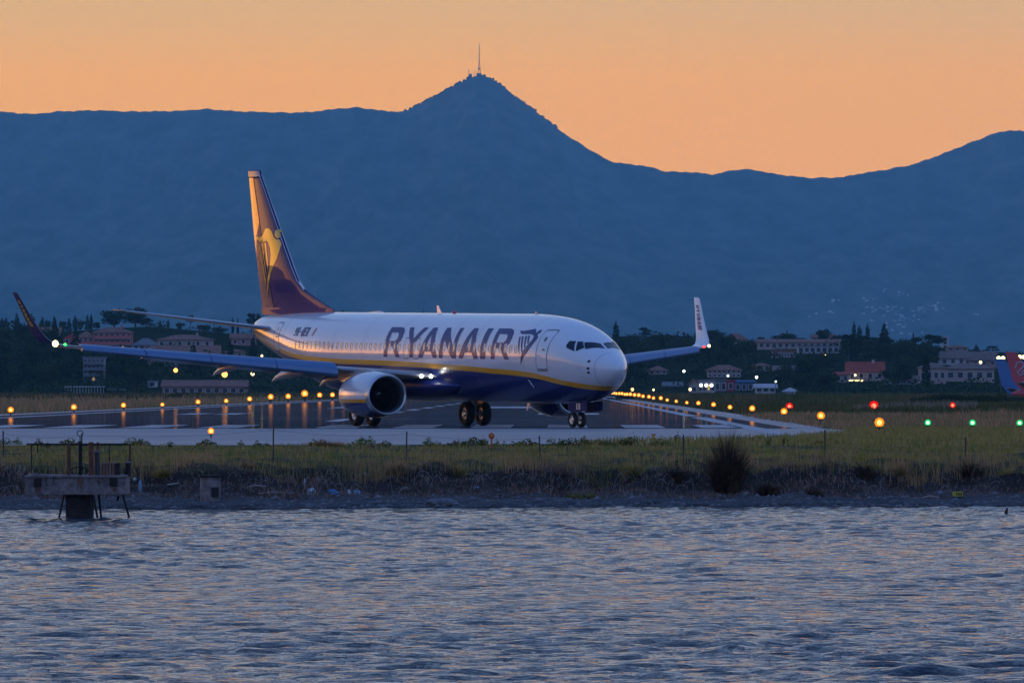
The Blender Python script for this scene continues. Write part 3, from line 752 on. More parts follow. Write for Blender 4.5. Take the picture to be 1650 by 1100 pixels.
# ---- aerofoil surfaces
def foil(n=14):
    P_ = []
    for i in range(n + 1):
        x = .5 * (1 - math.cos(math.pi * i / n)); y = 5 * (.2969 * math.sqrt(x) - .126 * x - .3516 * x * x + .2843 * x ** 3 - .1015 * x ** 4); P_.append((x, y))
    up = [(x, y * .62) for x, y in P_]; lo = [(x, -y * .38) for x, y in P_[1:-1]][::-1]
    return up + lo         # closed loop, unit thickness = 1 at t/c = 1
FO = foil()
def wing_sec(le, te, y, z, tc, twist=0.0, x0=0.0, x1=1.0):
    c = te - le; out = []
    for x, t in FO:
        xx = x0 + (x1 - x0) * x
        out.append((le + c * xx, y, z + t * tc * c * 1.0 + math.sin(twist) * (.25 - xx) * c))
    return out
WS = [(1.0, 14.35, 21.9, 2.27, .115), (2.1, 14.75, 21.75, 2.34, .125), (3.6, 15.60, 21.5, 2.46, .125), (5.6, 16.70, 21.2, 2.64, .12), (9.5, 18.72, 22.2, 2.99, .115), (13.5, 20.79, 23.25, 3.35, .11), (16.6, 22.40, 24.10, 3.635, .105)]
WI = lambda y, i: float(np.interp(y, [w[0] for w in WS], [w[i] for w in WS]))
def lf(s, sec_): return [L(p[0], s * p[1], p[2]) for p in sec_]
def letters_on(name, polys, mp, mt, parent): return decal(name, polys, mp, mt, parent, dv=.2, du=2)
for s in (1, -1):
    mb = MB(); secs = [lf(s, wing_sec(w[1], w[2] - (.0), w[0], w[3], w[4], rad(1.5))) for w in WS]
    mb.loft(secs if s > 0 else [r[::-1] for r in secs], smooth=True)
    wing = mb.build('wing', M['grey_paint'], jet)
    # leading edge slats, run out and drooped
    for ya, yb in ((5.75, 8.2), (8.23, 10.85), (10.88, 13.5), (13.53, 16.1)):
        mb = MB(); rr = []
        for y in (ya, (ya + yb) / 2, yb):
            le = WI(y, 1); c = WI(y, 2) - le; z = WI(y, 3); tc_ = WI(y, 4); th = tc_ * c
            ring = [(le - .26 - .00 * c, y, z - .02), (le - .30, y, z - .30 * th - .06), (le - .18, y, z - .48 * th - .10), (le - .02, y, z - .40 * th - .05), (le + .0, y, z + .0), (le + .20, y, z + .36 * th + .05), (le + .30, y, z + .50 * th + .06), (le + .05, y, z + .40 * th + .05), (le - .14, y, z + .20 * th + .03)]
            rr.append([L(p[0], s * p[1], p[2]) for p in ring])
        mb.loft(rr if s > 0 else [r[::-1] for r in rr], smooth=False)
        sl_ = mb.build('slat', M['slat_metal'], wing)
        bv = sl_.modifiers.new('b', 'BEVEL'); bv.width = .03; bv.segments = 2
    # flaps
    for ya, yb in ((2.3, 5.5), (6.3, 12.6)):
        mb = MB(); rr = []
        for y in (ya, yb):
            te = WI(y, 2); c = (te - WI(y, 1)) * .20; z = WI(y, 3) - .12
            rr.append([L(te - .25 * c + math.cos(rad(12)) * x * c + math.sin(rad(12)) * t * .13 * c, s * y, z - math.sin(rad(12)) * x * c + t * .13 * c) for x, t in FO])
        mb.loft(rr if s > 0 else [r[::-1] for r in rr], smooth=True)
        mb.build('flap', M['grey_paint'], wing)
    # flap track fairings
    for y, xa, xb, za, zb_ in ((3.75, 20.0, 22.6, 2.16, 1.80), (5.95, 19.6, 23.15, 2.42, 2.02), (8.95, 19.4, 23.2, 2.78, 2.30)):
        mb = MB(); prof = [(0, .02, .0), (.08, .10, .02), (.25, .17, .04), (.5, .20, .02), (.7, .19, -.02), (.85, .13, -.12), (.95, .07, -.22), (1, .02, -.28)]
        rings = []
        for u, r, dz in prof:
            x = xa + (xb - xa) * u; z = za + (zb_ + .28 - za) * u + dz
            rings.append([L(x, s * y + r * .62 * math.cos(2 * math.pi * k / 14), z + r * math.sin(2 * math.pi * k / 14)) for k in range(14)])
        mb.loft(rings, smooth=True); mb.build('flap_track_fairing', M['grey_paint'], wing)
    # aileron seam and control gap
    # winglet: blends up from the tip
    WL = [(16.6, 22.40, 24.10, 3.635, .105, 0), (16.95, 22.62, 24.2, 3.70, .10, 18), (17.2, 22.9, 24.32, 3.82, .10, 45), (17.36, 23.2, 24.5, 4.02, .095, 66), (17.48, 23.6, 24.72, 4.35, .09, 76), (17.62, 24.1, 25.04, 4.85, .085, 79), (17.78, 24.65, 25.36, 5.45, .08, 79), (17.93, 25.15, 25.72, 6.02, .08, 79), (17.945, 25.33, 25.78, 6.08, .06, 79)]
    def wl_sec(w):
        y, le, te, z, tc_, a = w; c = te - le; a = rad(a); out = []
        for x, t in FO:
            n_ = t * tc_ * c; out.append(L(le + c * x, s * (y - math.sin(a) * n_), z + math.cos(a) * n_))
        return out
    mb = MB(); secs = [wl_sec(w) for w in WL]; secs = secs if s > 0 else [r[::-1] for r in secs]
    # outer skin blue, inner skin white: faces split by which half of the section they lie on
    n = len(FO); up = len(foil()) // 2
    for i in range(len(secs) - 1):
        for k in range(n):
            a, b = k, (k + 1) % n
            kk = k if s > 0 else (n - 2 - k) % n
            inner = kk < 14
            mb.add([secs[i][a], secs[i][b], secs[i + 1][b], secs[i + 1][a]], [(0, 1, 2, 3)], 0 if inner else 1, True)
    mb.add(secs[-1], [tuple(range(n))], 0)
    wlt = mb.build('winglet', [M['white_paint'], M['deep_blue']], wing)
    # RYANAIR reading down the winglet
    tp, tl = text_polys('RYANAIR', 1.0, wd=.86, gap=.14)
    def on_winglet(u, v, out):
        f = .84 - .60 * (u / tl)                    # from near the top downwards
        z = 4.02 + (6.02 - 4.02) * f
        y = float(np.interp(z, [w[3] for w in WL], [w[0] for w in WL])); le = float(np.interp(z, [w[3] for w in WL], [w[1] for w in WL])); te = float(np.interp(z, [w[3] for w in WL], [w[2] for w in WL]))
        c = te - le; xc = (.70 - .36 * v) if not out else (.70 - .36 * v) * 1.0
        return L(le + c * xc, s * (y + (.028 * c * 1.0 + .012 if out else -.045 * c - .012)), z)
    letters_on('winglet_lettering', tp, lambda u, v: on_winglet(u, v, False), M['title_blue'], wing)
    letters_on('winglet_lettering', [[(p[0], p[1]) for p in q] for q in tp], lambda u, v: on_winglet(u, v, True), M['logo_yellow'], wing)
    # wing tip lamps
    mb = MB(); mb.lathe([(-.12, .01), (-.07, .045), (0, .065), (.07, .045), (.12, .01)], 'x', L(22.52, s * 16.70, 3.70), 12); mb.build('navigation_light', M['green_bulb'] if s > 0 else M['red_bulb'], wing)
    r_ = .15 if s > 0 else .07
    mb = MB(); mb.lathe([(-r_, .01), (-r_ * .7, r_ * .7), (0, r_), (r_ * .7, r_ * .7), (r_, .01)], 'x', L(22.72, s * 17.10, 3.74), 12); mb.build('strobe_light', M['white_bulb'], wing)
    # landing lights in the wing root
    for x, y in ((15.05, 2.30), (14.72, 1.98)):
        mb = MB(); mb.lathe([(-.03, .01), (-.02, .06), (.03, .08), (.06, .085)], 'x', L(x - .28, s * (y + .02), 2.36), 14); mb.build('landing_light', M['landing_bulb'] if s > 0 else M['bare_metal'], wing)

    # ---- engine
    EY, EZ, EX = s * 4.83, 1.49, 13.22
    def eng_paint():
        if 'nacelle' in M: return M['nacelle']
        m = bpy.data.materials.new('nacelle_paint'); m.use_nodes = True; t = m.node_tree; b = t.nodes['Principled BSDF']
        b.inputs['Roughness'].default_value = .25; b.inputs['Coat Weight'].default_value = 1; b.inputs['Coat Roughness'].default_value = .04
        co = N(t, 'ShaderNodeTexCoord'); sp = N(t, 'ShaderNodeSeparateXYZ'); t.links.new(co.outputs['Object'], sp.inputs[0])
        a = N(t, 'ShaderNodeMath', operation='MULTIPLY_ADD'); a.inputs[1].default_value = .4; a.inputs[2].default_value = 0; t.links.new(sp.outputs['Z'], a.inputs[0])
        r = ramp(t, [(0, (.012, .025, .16)), ((1.16 - .08) * .4, (.75, .36, .015)), ((1.33 - .08) * .4, (.66, .68, .72))], 'CONSTANT'); t.links.new(a.outputs[0], r.inputs[0]); t.links.new(r.outputs[0], b.inputs['Base Color'])
        M['nacelle'] = m; return m
    dz = (EX + 1.5 - 19.6) * PITCH
    def squash(mb_):     # flattened underside
        mb_.v = [(x, y, z if z > EZ + dz else (EZ + dz) + (z - EZ - dz) * (.93 if abs(y - EY) < 2 else 1)) for x, y, z in mb_.v]
    C0 = (EX - 19.6, EY, EZ + dz)
    mb = MB(); mb.lathe([(.30, .985), (.6, 1.04), (1.1, 1.085), (1.7, 1.09), (2.3, 1.05), (2.8, .97), (3.2, .88), (3.42, .81), (3.42, .77), (3.0, .76)], 'x', C0, 48, sy=1.03); squash(mb)
    engine = mb.build('engine', eng_paint(), jet)
    mb = MB(); mb.lathe([(.42, .80), (.25, .80), (.10, .83), (.02, .87), (0, .905), (.03, .945), (.12, .975), (.30, .987)], 'x', C0, 48, sy=1.03); squash(mb); mb.build('inlet_lip', M['bare_metal'], engine)
    mb = MB(); mb.lathe([(.42, .80), (.9, .79), (1.35, .78)], 'x', C0, 40, sy=1.02); mb.build('inlet_duct', M['dark_metal'], engine)
    mb = MB(); mb.lathe([(1.25, .79), (1.26, .001)], 'x', C0, 40); mb.build('fan_backplate', M['black'], engine)
    fan_me = None
    for k in range(24):
        if fan_me is None:
            mb = MB(); V = []
            for j in range(5):
                r = .22 + .56 * j / 4; tw = rad(25 + 35 * j / 4); w2 = .05 + .03 * j
                for e in (-1, 1): V.append((e * w2 * math.cos(tw), e * w2 * math.sin(tw), r))
            mb.add(V, [(2 * j, 2 * j + 1, 2 * j + 3, 2 * j + 2) for j in range(4)]); fan_me = bpy.data.meshes.new('fan_blade'); fan_me.from_pydata(mb.v, [], mb.f); fan_me.materials.append(M['blade'] if 'blade' in M else M.setdefault('blade', mat('blade', (.10, .10, .11), .35, metal=.9)))
        o = bpy.data.objects.new('fan_blade', fan_me); o.location = (C0[0] + 1.15, C0[1], C0[2]); o.rotation_euler = (2 * math.pi * k / 24, 0, 0); link(o, engine)
    mb = MB(); mb.lathe([(.78, .005), (.85, .07), (1.0, .15), (1.15, .22), (1.22, .23)], 'x', C0, 24); sp_ = mb.build('spinner', M['dark_metal'], engine)
    mb = MB(); mb.tube([(C0[0] + .93, C0[1] - .09 * 1, C0[2] + .09), (C0[0] + .88, C0[1] + .02, C0[2] + .10), (C0[0] + .93, C0[1] + .10, C0[2] + .03)], .018, 6); mb.build('spinner_mark', M['window_frame'], engine)
    mb = MB(); mb.lathe([(3.0, .60), (3.5, .56), (4.1, .42), (4.3, .38), (4.25, .34)], 'x', C0, 32); mb.lathe([(4.0, .30), (4.4, .2), (4.75, .02)], 'x', C0, 24); mb.build('exhaust', M['exhaust'] if 'exhaust' in M else M.setdefault('exhaust', mat('exhaust', (.18, .15, .13), .45, metal=.8)), engine)
    # pylon
    mb = MB(); pr = []
    for x, zl, zh, w in ((EX + .9, 2.45, 2.52, .05), (EX + 1.6, 2.3, 2.64, .16), (EX + 2.6, 2.1, 2.72, .18), (EX + 3.6, 1.9, 2.6, .18), (EX + 5.0, 2.2, 2.5, .1)):
        pr.append([L(x, EY - w, zl), L(x, EY + w, zl), L(x, EY + w * .8, zh), L(x, EY - w * .8, zh)])
    mb.loft(pr, smooth=False); mb.build('pylon', M['grey_paint'], engine)
    # strake
    mb = MB(); mb.add([(C0[0] + .9, C0[1] - s * .78, C0[2] + .74), (C0[0] + 1.9, C0[1] - s * .78, C0[2] + .74), (C0[0] + 1.7, C0[1] - s * 1.0, C0[2] + .98)], [(0, 1, 2)]); mb.build('strake', M['grey_paint'], engine)

# ---- tail
FIN = [(5.1, 28.78, 36.95, .05), (5.34, 28.78, 36.98, .06), (5.84, 30.43, 37.12, .11), (6.17, 31.55, 37.22, .16), (6.42, 32.23, 37.29, .22), (6.76, 32.67, 37.38, .30), (7.43, 33.27, 37.56, .34), (9.15, 34.68, 38.0, .30), (11.96, 37.00, 38.50, .16), (12.14, 37.12, 38.53, .14), (12.17, 37.3, 38.5, .05)]
def fin_half(x, z):
    le = float(np.interp(z, [f_[0] for f_ in FIN], [f_[1] for f_ in FIN])); te = float(np.interp(z, [f_[0] for f_ in FIN], [f_[2] for f_ in FIN])); th = float(np.interp(z, [f_[0] for f_ in FIN], [f_[3] for f_ in FIN]))
    u = min(max((x - le) / (te - le), 0), 1)
    return th * .5 * 10 * .2 * (.2969 * math.sqrt(u) - .126 * u - .3516 * u * u + .2843 * u ** 3 - .1015 * u ** 4) * 5 + .004
mb = MB(); rings = []
zl = sorted(set([f_[0] for f_ in FIN] + list(np.arange(5.1, 12.1, .35)) + [5.44, 5.441, 11.81, 11.809]))
us = [.5 * (1 - math.cos(math.pi * i / 20)) for i in range(21)]
for z in zl:
    le = float(np.interp(z, [f_[0] for f_ in FIN], [f_[1] for f_ in FIN])); te = float(np.interp(z, [f_[0] for f_ in FIN], [f_[2] for f_ in FIN]))
    if 5.44 < z < 11.81: te = 35.46 + (37.88 - 35.46) * (z - 5.32) / 6.83
    a = [L(le + (te - le) * u, fin_half(le + (te - le) * u, z), z) for u in us]; b = [L(le + (te - le) * u, -fin_half(le + (te - le) * u, z), z) for u in us[1:]][::-1]
    rings.append(a + b)
mb.loft(rings, smooth=True)
fin = mb.build('tail_fin', M['fin_blue'] if 'fin_blue' in M else M.setdefault('fin_blue', mat('fin_blue', (.012, .025, .15), .35, coat=.32, coat_rough=.03, spec=.05, bump=.12, bscale=.8)), jet)
# white upper edge runs forward along the leading edge
fd = lambda x, z: L(x, fin_half(x, z) + .012, z)
mb = MB(); E = [(6.30, 31.95), (6.76, 32.67), (7.43, 33.27), (9.15, 34.68), (11.96, 37.00)]
for (za, xa), (zb_, xb) in zip(E[:-1], E[1:]):
    for i in range(6):
        p, q = i / 6, (i + 1) / 6; z0, z1 = za + (zb_ - za) * p, za + (zb_ - za) * q; x0, x1 = xa + (xb - xa) * p, xa + (xb - xa) * q
        mb.add([L(x0 - .03, .0, z0), L(x0 + .16, fin_half(x0 + .16, z0) + .008, z0), L(x1 + .16, fin_half(x1 + .16, z1) + .008, z1), L(x1 - .03, .0, z1)], [(0, 1, 2, 3)], 0, True)
mb.build('leading_edge', M['white_paint'], fin)
# the rudder: a panel of its own, put over a few degrees
xh = lambda z: 35.46 + (37.88 - 35.46) * (z - 5.32) / 6.83
te_ = lambda z: float(np.interp(z, [f_[0] for f_ in FIN], [f_[2] for f_ in FIN]))
mb = MB(); rows = [5.45 + 6.35 * i / 18 for i in range(19)]; V = []
for side in (1, -1):
    for z in rows:
        for j in range(5):
            u = j / 4; x = xh(z) + (te_(z) + .02 - xh(z)) * u; V.append(L(x, side * fin_half(x, z) * (1 - .7 * u) + .010 * side - (x - xh(z)) * math.tan(rad(3.0)) * 1.0, z))
for k in (0, 1):
    b0 = k * 95
    mb.add(V[b0:b0 + 95], [(i * 5 + j, i * 5 + j + 1, (i + 1) * 5 + j + 1, (i + 1) * 5 + j) for i in range(18) for j in range(4)], 0, True)
M['rudder_blue'] = mat('rudder_blue', (.012, .025, .15), .25, coat=.9, coat_rough=.03, spec=.2, bump=.10, bscale=1.2)
mb.build('rudder', M['rudder_blue'], fin)
logo = [[(37.67, 8.99), (37.13, 8.89), (36.73, 8.92), (36.5, 9.01), (36.25, 9.3), (35.8, 9.30), (35.52, 9.17), (35.26, 8.87), (35.03, 8.77), (34.64, 8.74), (34.44, 8.54), (34.57, 8.28), (34.87, 7.82), (35.26, 7.49), (35.62, 7.16), (35.96, 6.63), (36.35, 5.97),
   (36.24, 6.5), (35.96, 7.05), (35.70, 7.49), (35.60, 7.95), (35.66, 8.35), (35.88, 8.62), (36.11, 8.72), (36.58, 8.64), (37.13, 8.68), (37.52, 8.80)],
  [(35.12, 9.20), (34.80, 9.26), (34.60, 9.16), (34.60, 8.90), (34.87, 8.80), (35.15, 8.95)],
  [(37.23, 8.52), (37.03, 8.52), (36.39, 6.78), (36.44, 6.5)], [(36.76, 8.60), (36.56, 8.60), (36.24, 7.22), (36.24, 6.96)], [(36.37, 8.60), (36.19, 8.60), (35.96, 7.56), (36.0, 7.29)]]
def on_fin(x, z):
    xr = xh(z)
    if x < xr: return L(x, fin_half(x, z) + .012, z)
    u = (x - xr) / (te_(z) + .02 - xr); return L(x, fin_half(x, z) * (1 - .7 * u) + .024 - (x - xr) * math.tan(rad(3.0)), z)
for q in logo: decal('harp_emblem', [q], on_fin, M['logo_yellow'], fin, dv=.2, du=.2)
# rudder seam
mb = MB()
for i in range(14):
    z0, z1 = 5.4 + 6.7 * i / 14, 5.4 + 6.7 * (i + 1) / 14; xh = lambda z: 35.46 + (37.88 - 35.46) * (z - 5.32) / 6.83
    mb.add([fd(xh(z0), z0), fd(xh(z0) + .05, z0), fd(xh(z1) + .05, z1), fd(xh(z1), z1)], [(0, 1, 2, 3)])
mb.build('rudder_seam', M['black'], fin)
# white cap
decal('fin_cap', [[(38.50, 12.12), (37.18, 12.12), (37.0, 11.85), (38.46, 11.85)]], fd, M['grey_paint'], fin, du=.3)
for s in (1, -1):
    mb = MB(); HS = [(.3, 33.2, 36.9, 4.36, .10), (.9, 33.6, 37.0, 4.44, .10), (7.0, 37.75, 39.1, 5.27, .09), (7.15, 38.0, 39.1, 5.29, .05)]
    secs = [lf(s, wing_sec(w[1], w[2], w[0], w[3], w[4])) for w in HS]
    mb.loft(secs if s > 0 else [r[::-1] for r in secs], smooth=True); st = mb.build('tailplane', M['grey_paint'], jet)
    mb = MB(); mb.add([L(33.7, s * 1.02, 4.49), L(33.62, s * .98, 4.44), L(37.60, s * 6.95, 5.24), L(37.74, s * 6.98, 5.30)], [(0, 1, 2, 3)]); mb.build('leading_edge', M['bare_metal'], st)

# ---- landing gear
def wheel(parent, c, r, w, bead, hubmat='bare_metal'):
    mb = MB(); h = w / 2
    mb.lathe([(-h * .55, bead), (-h * .8, bead + .02), (-h, r * .72), (-h * .92, r * .90), (-h * .6, r * .985), (-h * .2, r), (h * .2, r), (h * .6, r * .985), (h * .92, r * .90), (h, r * .72), (h * .8, bead + .02), (h * .55, bead)], 'y', c, 36)
    ty = mb.build('tyre', M['rubber'], parent)
    mb = MB(); mb.lathe([(-h * .60, .01), (-h * .60, bead * .35), (-h * .35, bead * .5), (-h * .30, bead * .75), (-h * .66, bead * .9), (-h * .62, bead * 1.02), (h * .62, bead * 1.02), (h * .66, bead * .9), (h * .30, bead * .75), (h * .35, bead * .5), (h * .60, bead * .35), (h * .60, .01)], 'y', c, 28)
    mb.build('wheel_hub', M[hubmat], parent)
for s in (1, -1):
    mb = MB(); mb.tube([(-.10, s * 2.86, 2.1), (0, s * 2.86, .75)], .11, 12); mb.tube([(0, s * 2.86, .8), (0, s * 2.86, .50)], .075, 12); mb.tube([(0, s * 2.86 - .42, .56), (0, s * 2.86 + .42, .56)], .07, 10)
    mb.tube([(-.3, s * 1.6, 1.7), (-.05, s * 2.8, 1.0)], .055, 8); mb.tube([(.16, s * 2.86, 1.2), (.34, s * 2.86, .85), (.08, s * 2.86, .58)], .035, 6)
    gear = mb.build('main_gear', M['grey_paint'], jet)
    for dy in (-.43, .43): wheel(gear, (0, s * 2.86 + dy, .565), .565, .40, .27)
    mb = MB(); mb.box((.05, s * 3.12, 1.45), (.9, .03, .85)); mb.build('gear_door', M['blue_paint'], gear)
NX = 4.0 - 19.6
mb = MB(); mb.tube([(NX + .12, 0, 1.5), (NX, 0, .62)], .085, 12); mb.tube([(NX, 0, .65), (NX, 0, .345)], .055, 10); mb.tube([(NX, -.26, .345), (NX, .26, .345)], .05, 8)
mb.tube([(NX - .1, 0, 1.0), (NX - .9, 0, 1.35)], .04, 8); mb.tube([(NX + .08, 0, .95), (NX + .22, 0, .7), (NX + .03, 0, .42)], .025, 6)
mb.box((NX - .12, 0, .80), (.10, .24, .12))
ng = mb.build('nose_gear', M['white_paint'], jet)
for dy in (-.21, .21): wheel(ng, (NX, dy, .345), .345, .20, .19)
for s in (1, -1):
    y = s * .38
    mb = MB(); pts = [(2.35, 1.42), (4.1, 1.30), (4.1, 1.02), (3.75, .88), (2.45, .98), (2.3, 1.05)]
    V = [L(x, y, z) for x, z in pts] + [L(x, y + s * .03, z) for x, z in pts]; n = len(pts)
    mb.add(V, [tuple(range(n - 1, -1, -1)), tuple(range(n, 2 * n))] + [(i, (i + 1) % n, n + (i + 1) % n, n + i) for i in range(n)])
    gd = mb.build('gear_door', M['deep_blue'], ng)
    if s > 0:
        tp2, tl2 = text_polys('EB', .26, wd=.62, gap=.18)
        decal('door_letters', tp2, lambda u, v: L(3.28 - u, y + .036, 1.04 + v), M['window_frame'], gd)
mb = MB(); mb.lathe([(-.05, .01), (-.04, .05), (0, .07)], 'x', (NX - .14, 0, .92), 12); mb.build('taxi_light', M['bare_metal'], ng)

# ================================================================== runway and airfield lamps
def ordinal(n):
    one = ['', 'first', 'second', 'third', 'fourth', 'fifth', 'sixth', 'seventh', 'eighth', 'ninth', 'tenth', 'eleventh', 'twelfth', 'thirteenth', 'fourteenth', 'fifteenth', 'sixteenth', 'seventeenth', 'eighteenth', 'nineteenth']
    tens = ['', '', 'twenty', 'thirty', 'forty', 'fifty', 'sixty', 'seventy', 'eighty', 'ninety']
    if n < 20: return one[n]
    return (tens[n // 10] + '-' + one[n % 10]) if n % 10 else tens[n // 10][:-1] + 'ieth'
ORD = [ordinal(i + 1) for i in range(90)]
def lamp_meshes(core, glb, r=.2, key=''):
    mb = MB(); mb.lathe([(0, .07), (.04, .07), (.05, .035), (.22, .035), (.24, .11), (.28, .12)], 'z', (0, 0, 0), 10); base = mb
    def sph(R, zc_, nm, mt):
        m_ = MB(); m_.lathe([(-R, .002), (-R * .7, R * .7), (0, R), (R * .7, R * .7), (R, .002)], 'z', (0, 0, zc_), 12); me = bpy.data.meshes.new(nm); me.from_pydata(m_.v, [], m_.f); me.polygons.foreach_set('use_smooth', [True] * len(me.polygons)); me.materials.append(mt); return me
    me = bpy.data.meshes.new('lamp_base'); me.from_pydata(base.v, [], base.f); me.materials.append(M['post_metal'])
    return me, sph(r * .50, .28 + r * .8, 'bulb', core), sph(r, .28 + r * .8, 'lamp_glass', glb)
LM = {'amber': lamp_meshes(M['amber_bulb'], M['amber_globe'], .17), 'green': lamp_meshes(M['green_core'], M['green_globe'], .14), 'red': lamp_meshes(M['red_core'], M['red_globe'], .36)}
def lamp(kind, name, x, y, z, label, group, cat='runway light', k=1.0):
    o = empty(name, (x, y, z)); o.scale = (k, k, k); tag(o, label, cat, group)
    for nm, me in zip(('base', 'bulb', 'lamp_glass'), LM[kind]): link(bpy.data.objects.new(nm, me), o)
    return o
for i in range(38):
    y = 422 + 54.5 * i
    if y > 2560: break
    lamp('amber', 'runway_edge_light', -35.5 + KX * y + rnd.uniform(-.1, .1), y, GZ - .12, 'amber runway edge light, %s from the left end of the far row' % ORD[i], 'amber lights along the far left runway edge', k=rnd.uniform(.85, 1.15) * (1.15 + 1.5 * min(1, max(0, i - 3) / 6)) * (1 if i < 16 else .75))
for i in range(40):
    y = 254 + 54.5 * i
    if y > 2500: break
    lamp('amber', 'runway_edge_light', 12.5 + KX * y + rnd.uniform(-.1, .1), y, GZ - (.0 if i else .05), 'amber runway edge light, %s from the right end of the right-hand row' % ORD[i], 'amber lights along the right runway edge', k=rnd.uniform(.85, 1.1) * 1.1 + .9 * max(0, min(1, (i - 7) / 8)))
lamp('amber', 'taxiway_edge_light', (340 - 825) / F * 228, 228, PZ - .05, 'lone amber lamp on the near pavement below the left wing', None, 'airfield light', .7)
for i, px in enumerate((1495, 1567, 1643)):
    Y = 270 - i; lamp('green', 'threshold_light', (px - 825) / F * Y, Y, GZ - .05, 'green threshold lamp in grass, %s to the right of the amber row' % ORD[i], 'green lamps in the grass at right', 'airfield light')
for px, py, k, lb in ((1272, 655, .75, 'small red lamp in dry grass right of the jet'), (1408, 654, 1.0, 'biggest brightest red lamp above the pale dry grass'), (1535, 653, .6, 'dim red lamp farthest right in the grass')):
    Y = 470; x, _, z = P(px, py, Y)
    o = lamp('red', 'approach_lamp', x, Y, GZ - .05, lb, 'red lamps in the grass at right', 'airfield light', k)
    o.location.z = z - .55 * k
    mb = MB(); mb.tube([(0, 0, -(o.location.z - GZ + .3) / k), (0, 0, .05)], .05, 6); mb.build('post', M['post_metal'], o)

# marker balls and posts by the near edge
def at_bank(px, py_base, Y=None):
    """spot on the near bank under (px, py)"""
    for Y in np.arange(174, 215, .1):
        X = (px - 825) / F * Y
        if CAMZ + (HOR - py_base) / F * Y <= float(terrain(X, Y)): return X, Y, float(terrain(X, Y))
    return (px - 825) / F * 215, 215, GZ
M['orange_plastic'] = mat('orange_plastic', (.55, .13, .02), .5, var=.1, vscale=8)
M['yellow_plastic'] = mat('yellow_plastic', (.50, .30, .03), .5)
X, Y, Z = at_bank(792, 722)
o = empty('marker_ball', (X, Y, Z)); tag(o, 'round orange marker disc on a short post at the pavement edge', 'marker')
mb = MB(); mb.tube([(0, 0, -.1), (0, 0, .30)], .03, 6); mb.build('post', M['orange_plastic'], o)
mb = MB(); mb.lathe([(-.03, .01), (-.03, .095), (.03, .095), (.03, .01)], 'y', (0, 0, .38), 20); mb.build('disc', M['orange_plastic'], o)
X, Y, Z = at_bank(1053, 714)
o = empty('marker_post', (X, Y, Z)); tag(o, 'squat yellow marker post among weeds right of the nose wheel', 'marker')
mb = MB(); mb.lathe([(-.1, .06), (.1, .06), (.12, .085), (.17, .085), (.2, .05), (.3, .045)], 'z', (0, 0, 0), 12); mb.build('post', M['yellow_plastic'], o)
mb = MB(); mb.box((0, -.01, .28), (.14, .05, .05)); mb.build('cap', M['orange_plastic'], o)

# ================================================================== fence along the bank
posts = [(6, 694, 746), (130, 698, 745), (440, 688, 750), (655, 695, 750), (871, 702, 748), (1101, 700, 750), (1330, 692, 750), (1555, 704, 750)]
fo = empty('wire_fence', (0, 188, 1.2)); tag(fo, 'thin wire fence on slim dark posts along the grassy bank', 'fence')
tops = []
for px, p0, p1 in posts:
    X, Y, Z = at_bank(px, p1); zt = CAMZ + (HOR - p0) / F * Y
    lean = rnd.uniform(-.04, .04)
    mb = MB(); mb.tube([(X, Y - 188, Z - .2 - 1.2), (X + lean, Y - 188, zt - 1.2)], .022, 6); mb.build('post', M['post_metal'], fo)
    tops.append((X + lean, Y - 188, Z - 1.2, zt - 1.2))
for (x0, y0, a0, t0), (x1, y1, a1, t1) in zip(tops[:-1], tops[1:]):
    for fr in (.93, .55, .2):
        pts = []
        for i in range(9):
            u = i / 8; pts.append((x0 + (x1 - x0) * u, y0 + (y1 - y0) * u, (a0 + (t0 - a0) * fr) * (1 - u) + (a1 + (t1 - a1) * fr) * u - .10 * 4 * u * (1 - u)))
        mb = MB(); mb.tube(pts, .004, 4); mb.build('wire', M['fence_wire'], fo)

# ================================================================== grasses, weeds, scrub
def blades(name, X, Y, Z, h, w, mt, lean=.35, parent=None, seg=2):
    """one tapering bent blade per point"""
    n = len(X); a = rng.uniform(0, 6.28, n); dx, dy = np.cos(a) * w * .5, np.sin(a) * w * .5
    b = rng.uniform(0, 6.28, n); L_ = np.abs(rng.normal(0, lean, n)) * h; lx, ly = np.cos(b) * L_, np.sin(b) * L_
    v = np.empty((n, 5, 3))
    v[:, 0] = np.stack([X - dx, Y - dy, Z - .03], -1); v[:, 1] = np.stack([X + dx, Y + dy, Z - .03], -1)
    v[:, 2] = np.stack([X - dx * .7 + lx * .35, Y - dy * .7 + ly * .35, Z + h * .6], -1); v[:, 3] = np.stack([X + dx * .7 + lx * .35, Y + dy * .7 + ly * .35, Z + h * .6], -1)
    v[:, 4] = np.stack([X + lx, Y + ly, Z + h], -1)
    i = np.arange(n)[:, None] * 5
    f = np.concatenate([i + [0, 1, 3], i + [0, 3, 2], i + [2, 3, 4]], 0)
    return mesh_obj(name, np_mesh(name, v.reshape(-1, 3), f), mt, parent)
def foliage_mat(name, c1, c2, c3=None, scale=1.0, trans=.25, stretch=None):
    m = mat(name, c1, .9, spec=.03); t = m.node_tree; b = t.nodes['Principled BSDF']
    co = N(t, 'ShaderNodeTexCoord'); nz = N(t, 'ShaderNodeTexNoise'); nz.inputs['Scale'].default_value = scale; nz.inputs['Detail'].default_value = 5; nz.inputs['Roughness'].default_value = .7
    mp = N(t, 'ShaderNodeMapping')
    if stretch: mp.inputs['Scale'].default_value = stretch
    t.links.new(co.outputs['Object'], mp.inputs[0]); t.links.new(mp.outputs[0], nz.inputs[0])
    r = ramp(t, [(.41, c1), (.5, c2), (.59, c3 or c2)]); t.links.new(nz.outputs[0], r.inputs[0]); t.links.new(r.outputs[0], b.inputs['Base Color'])
    return m
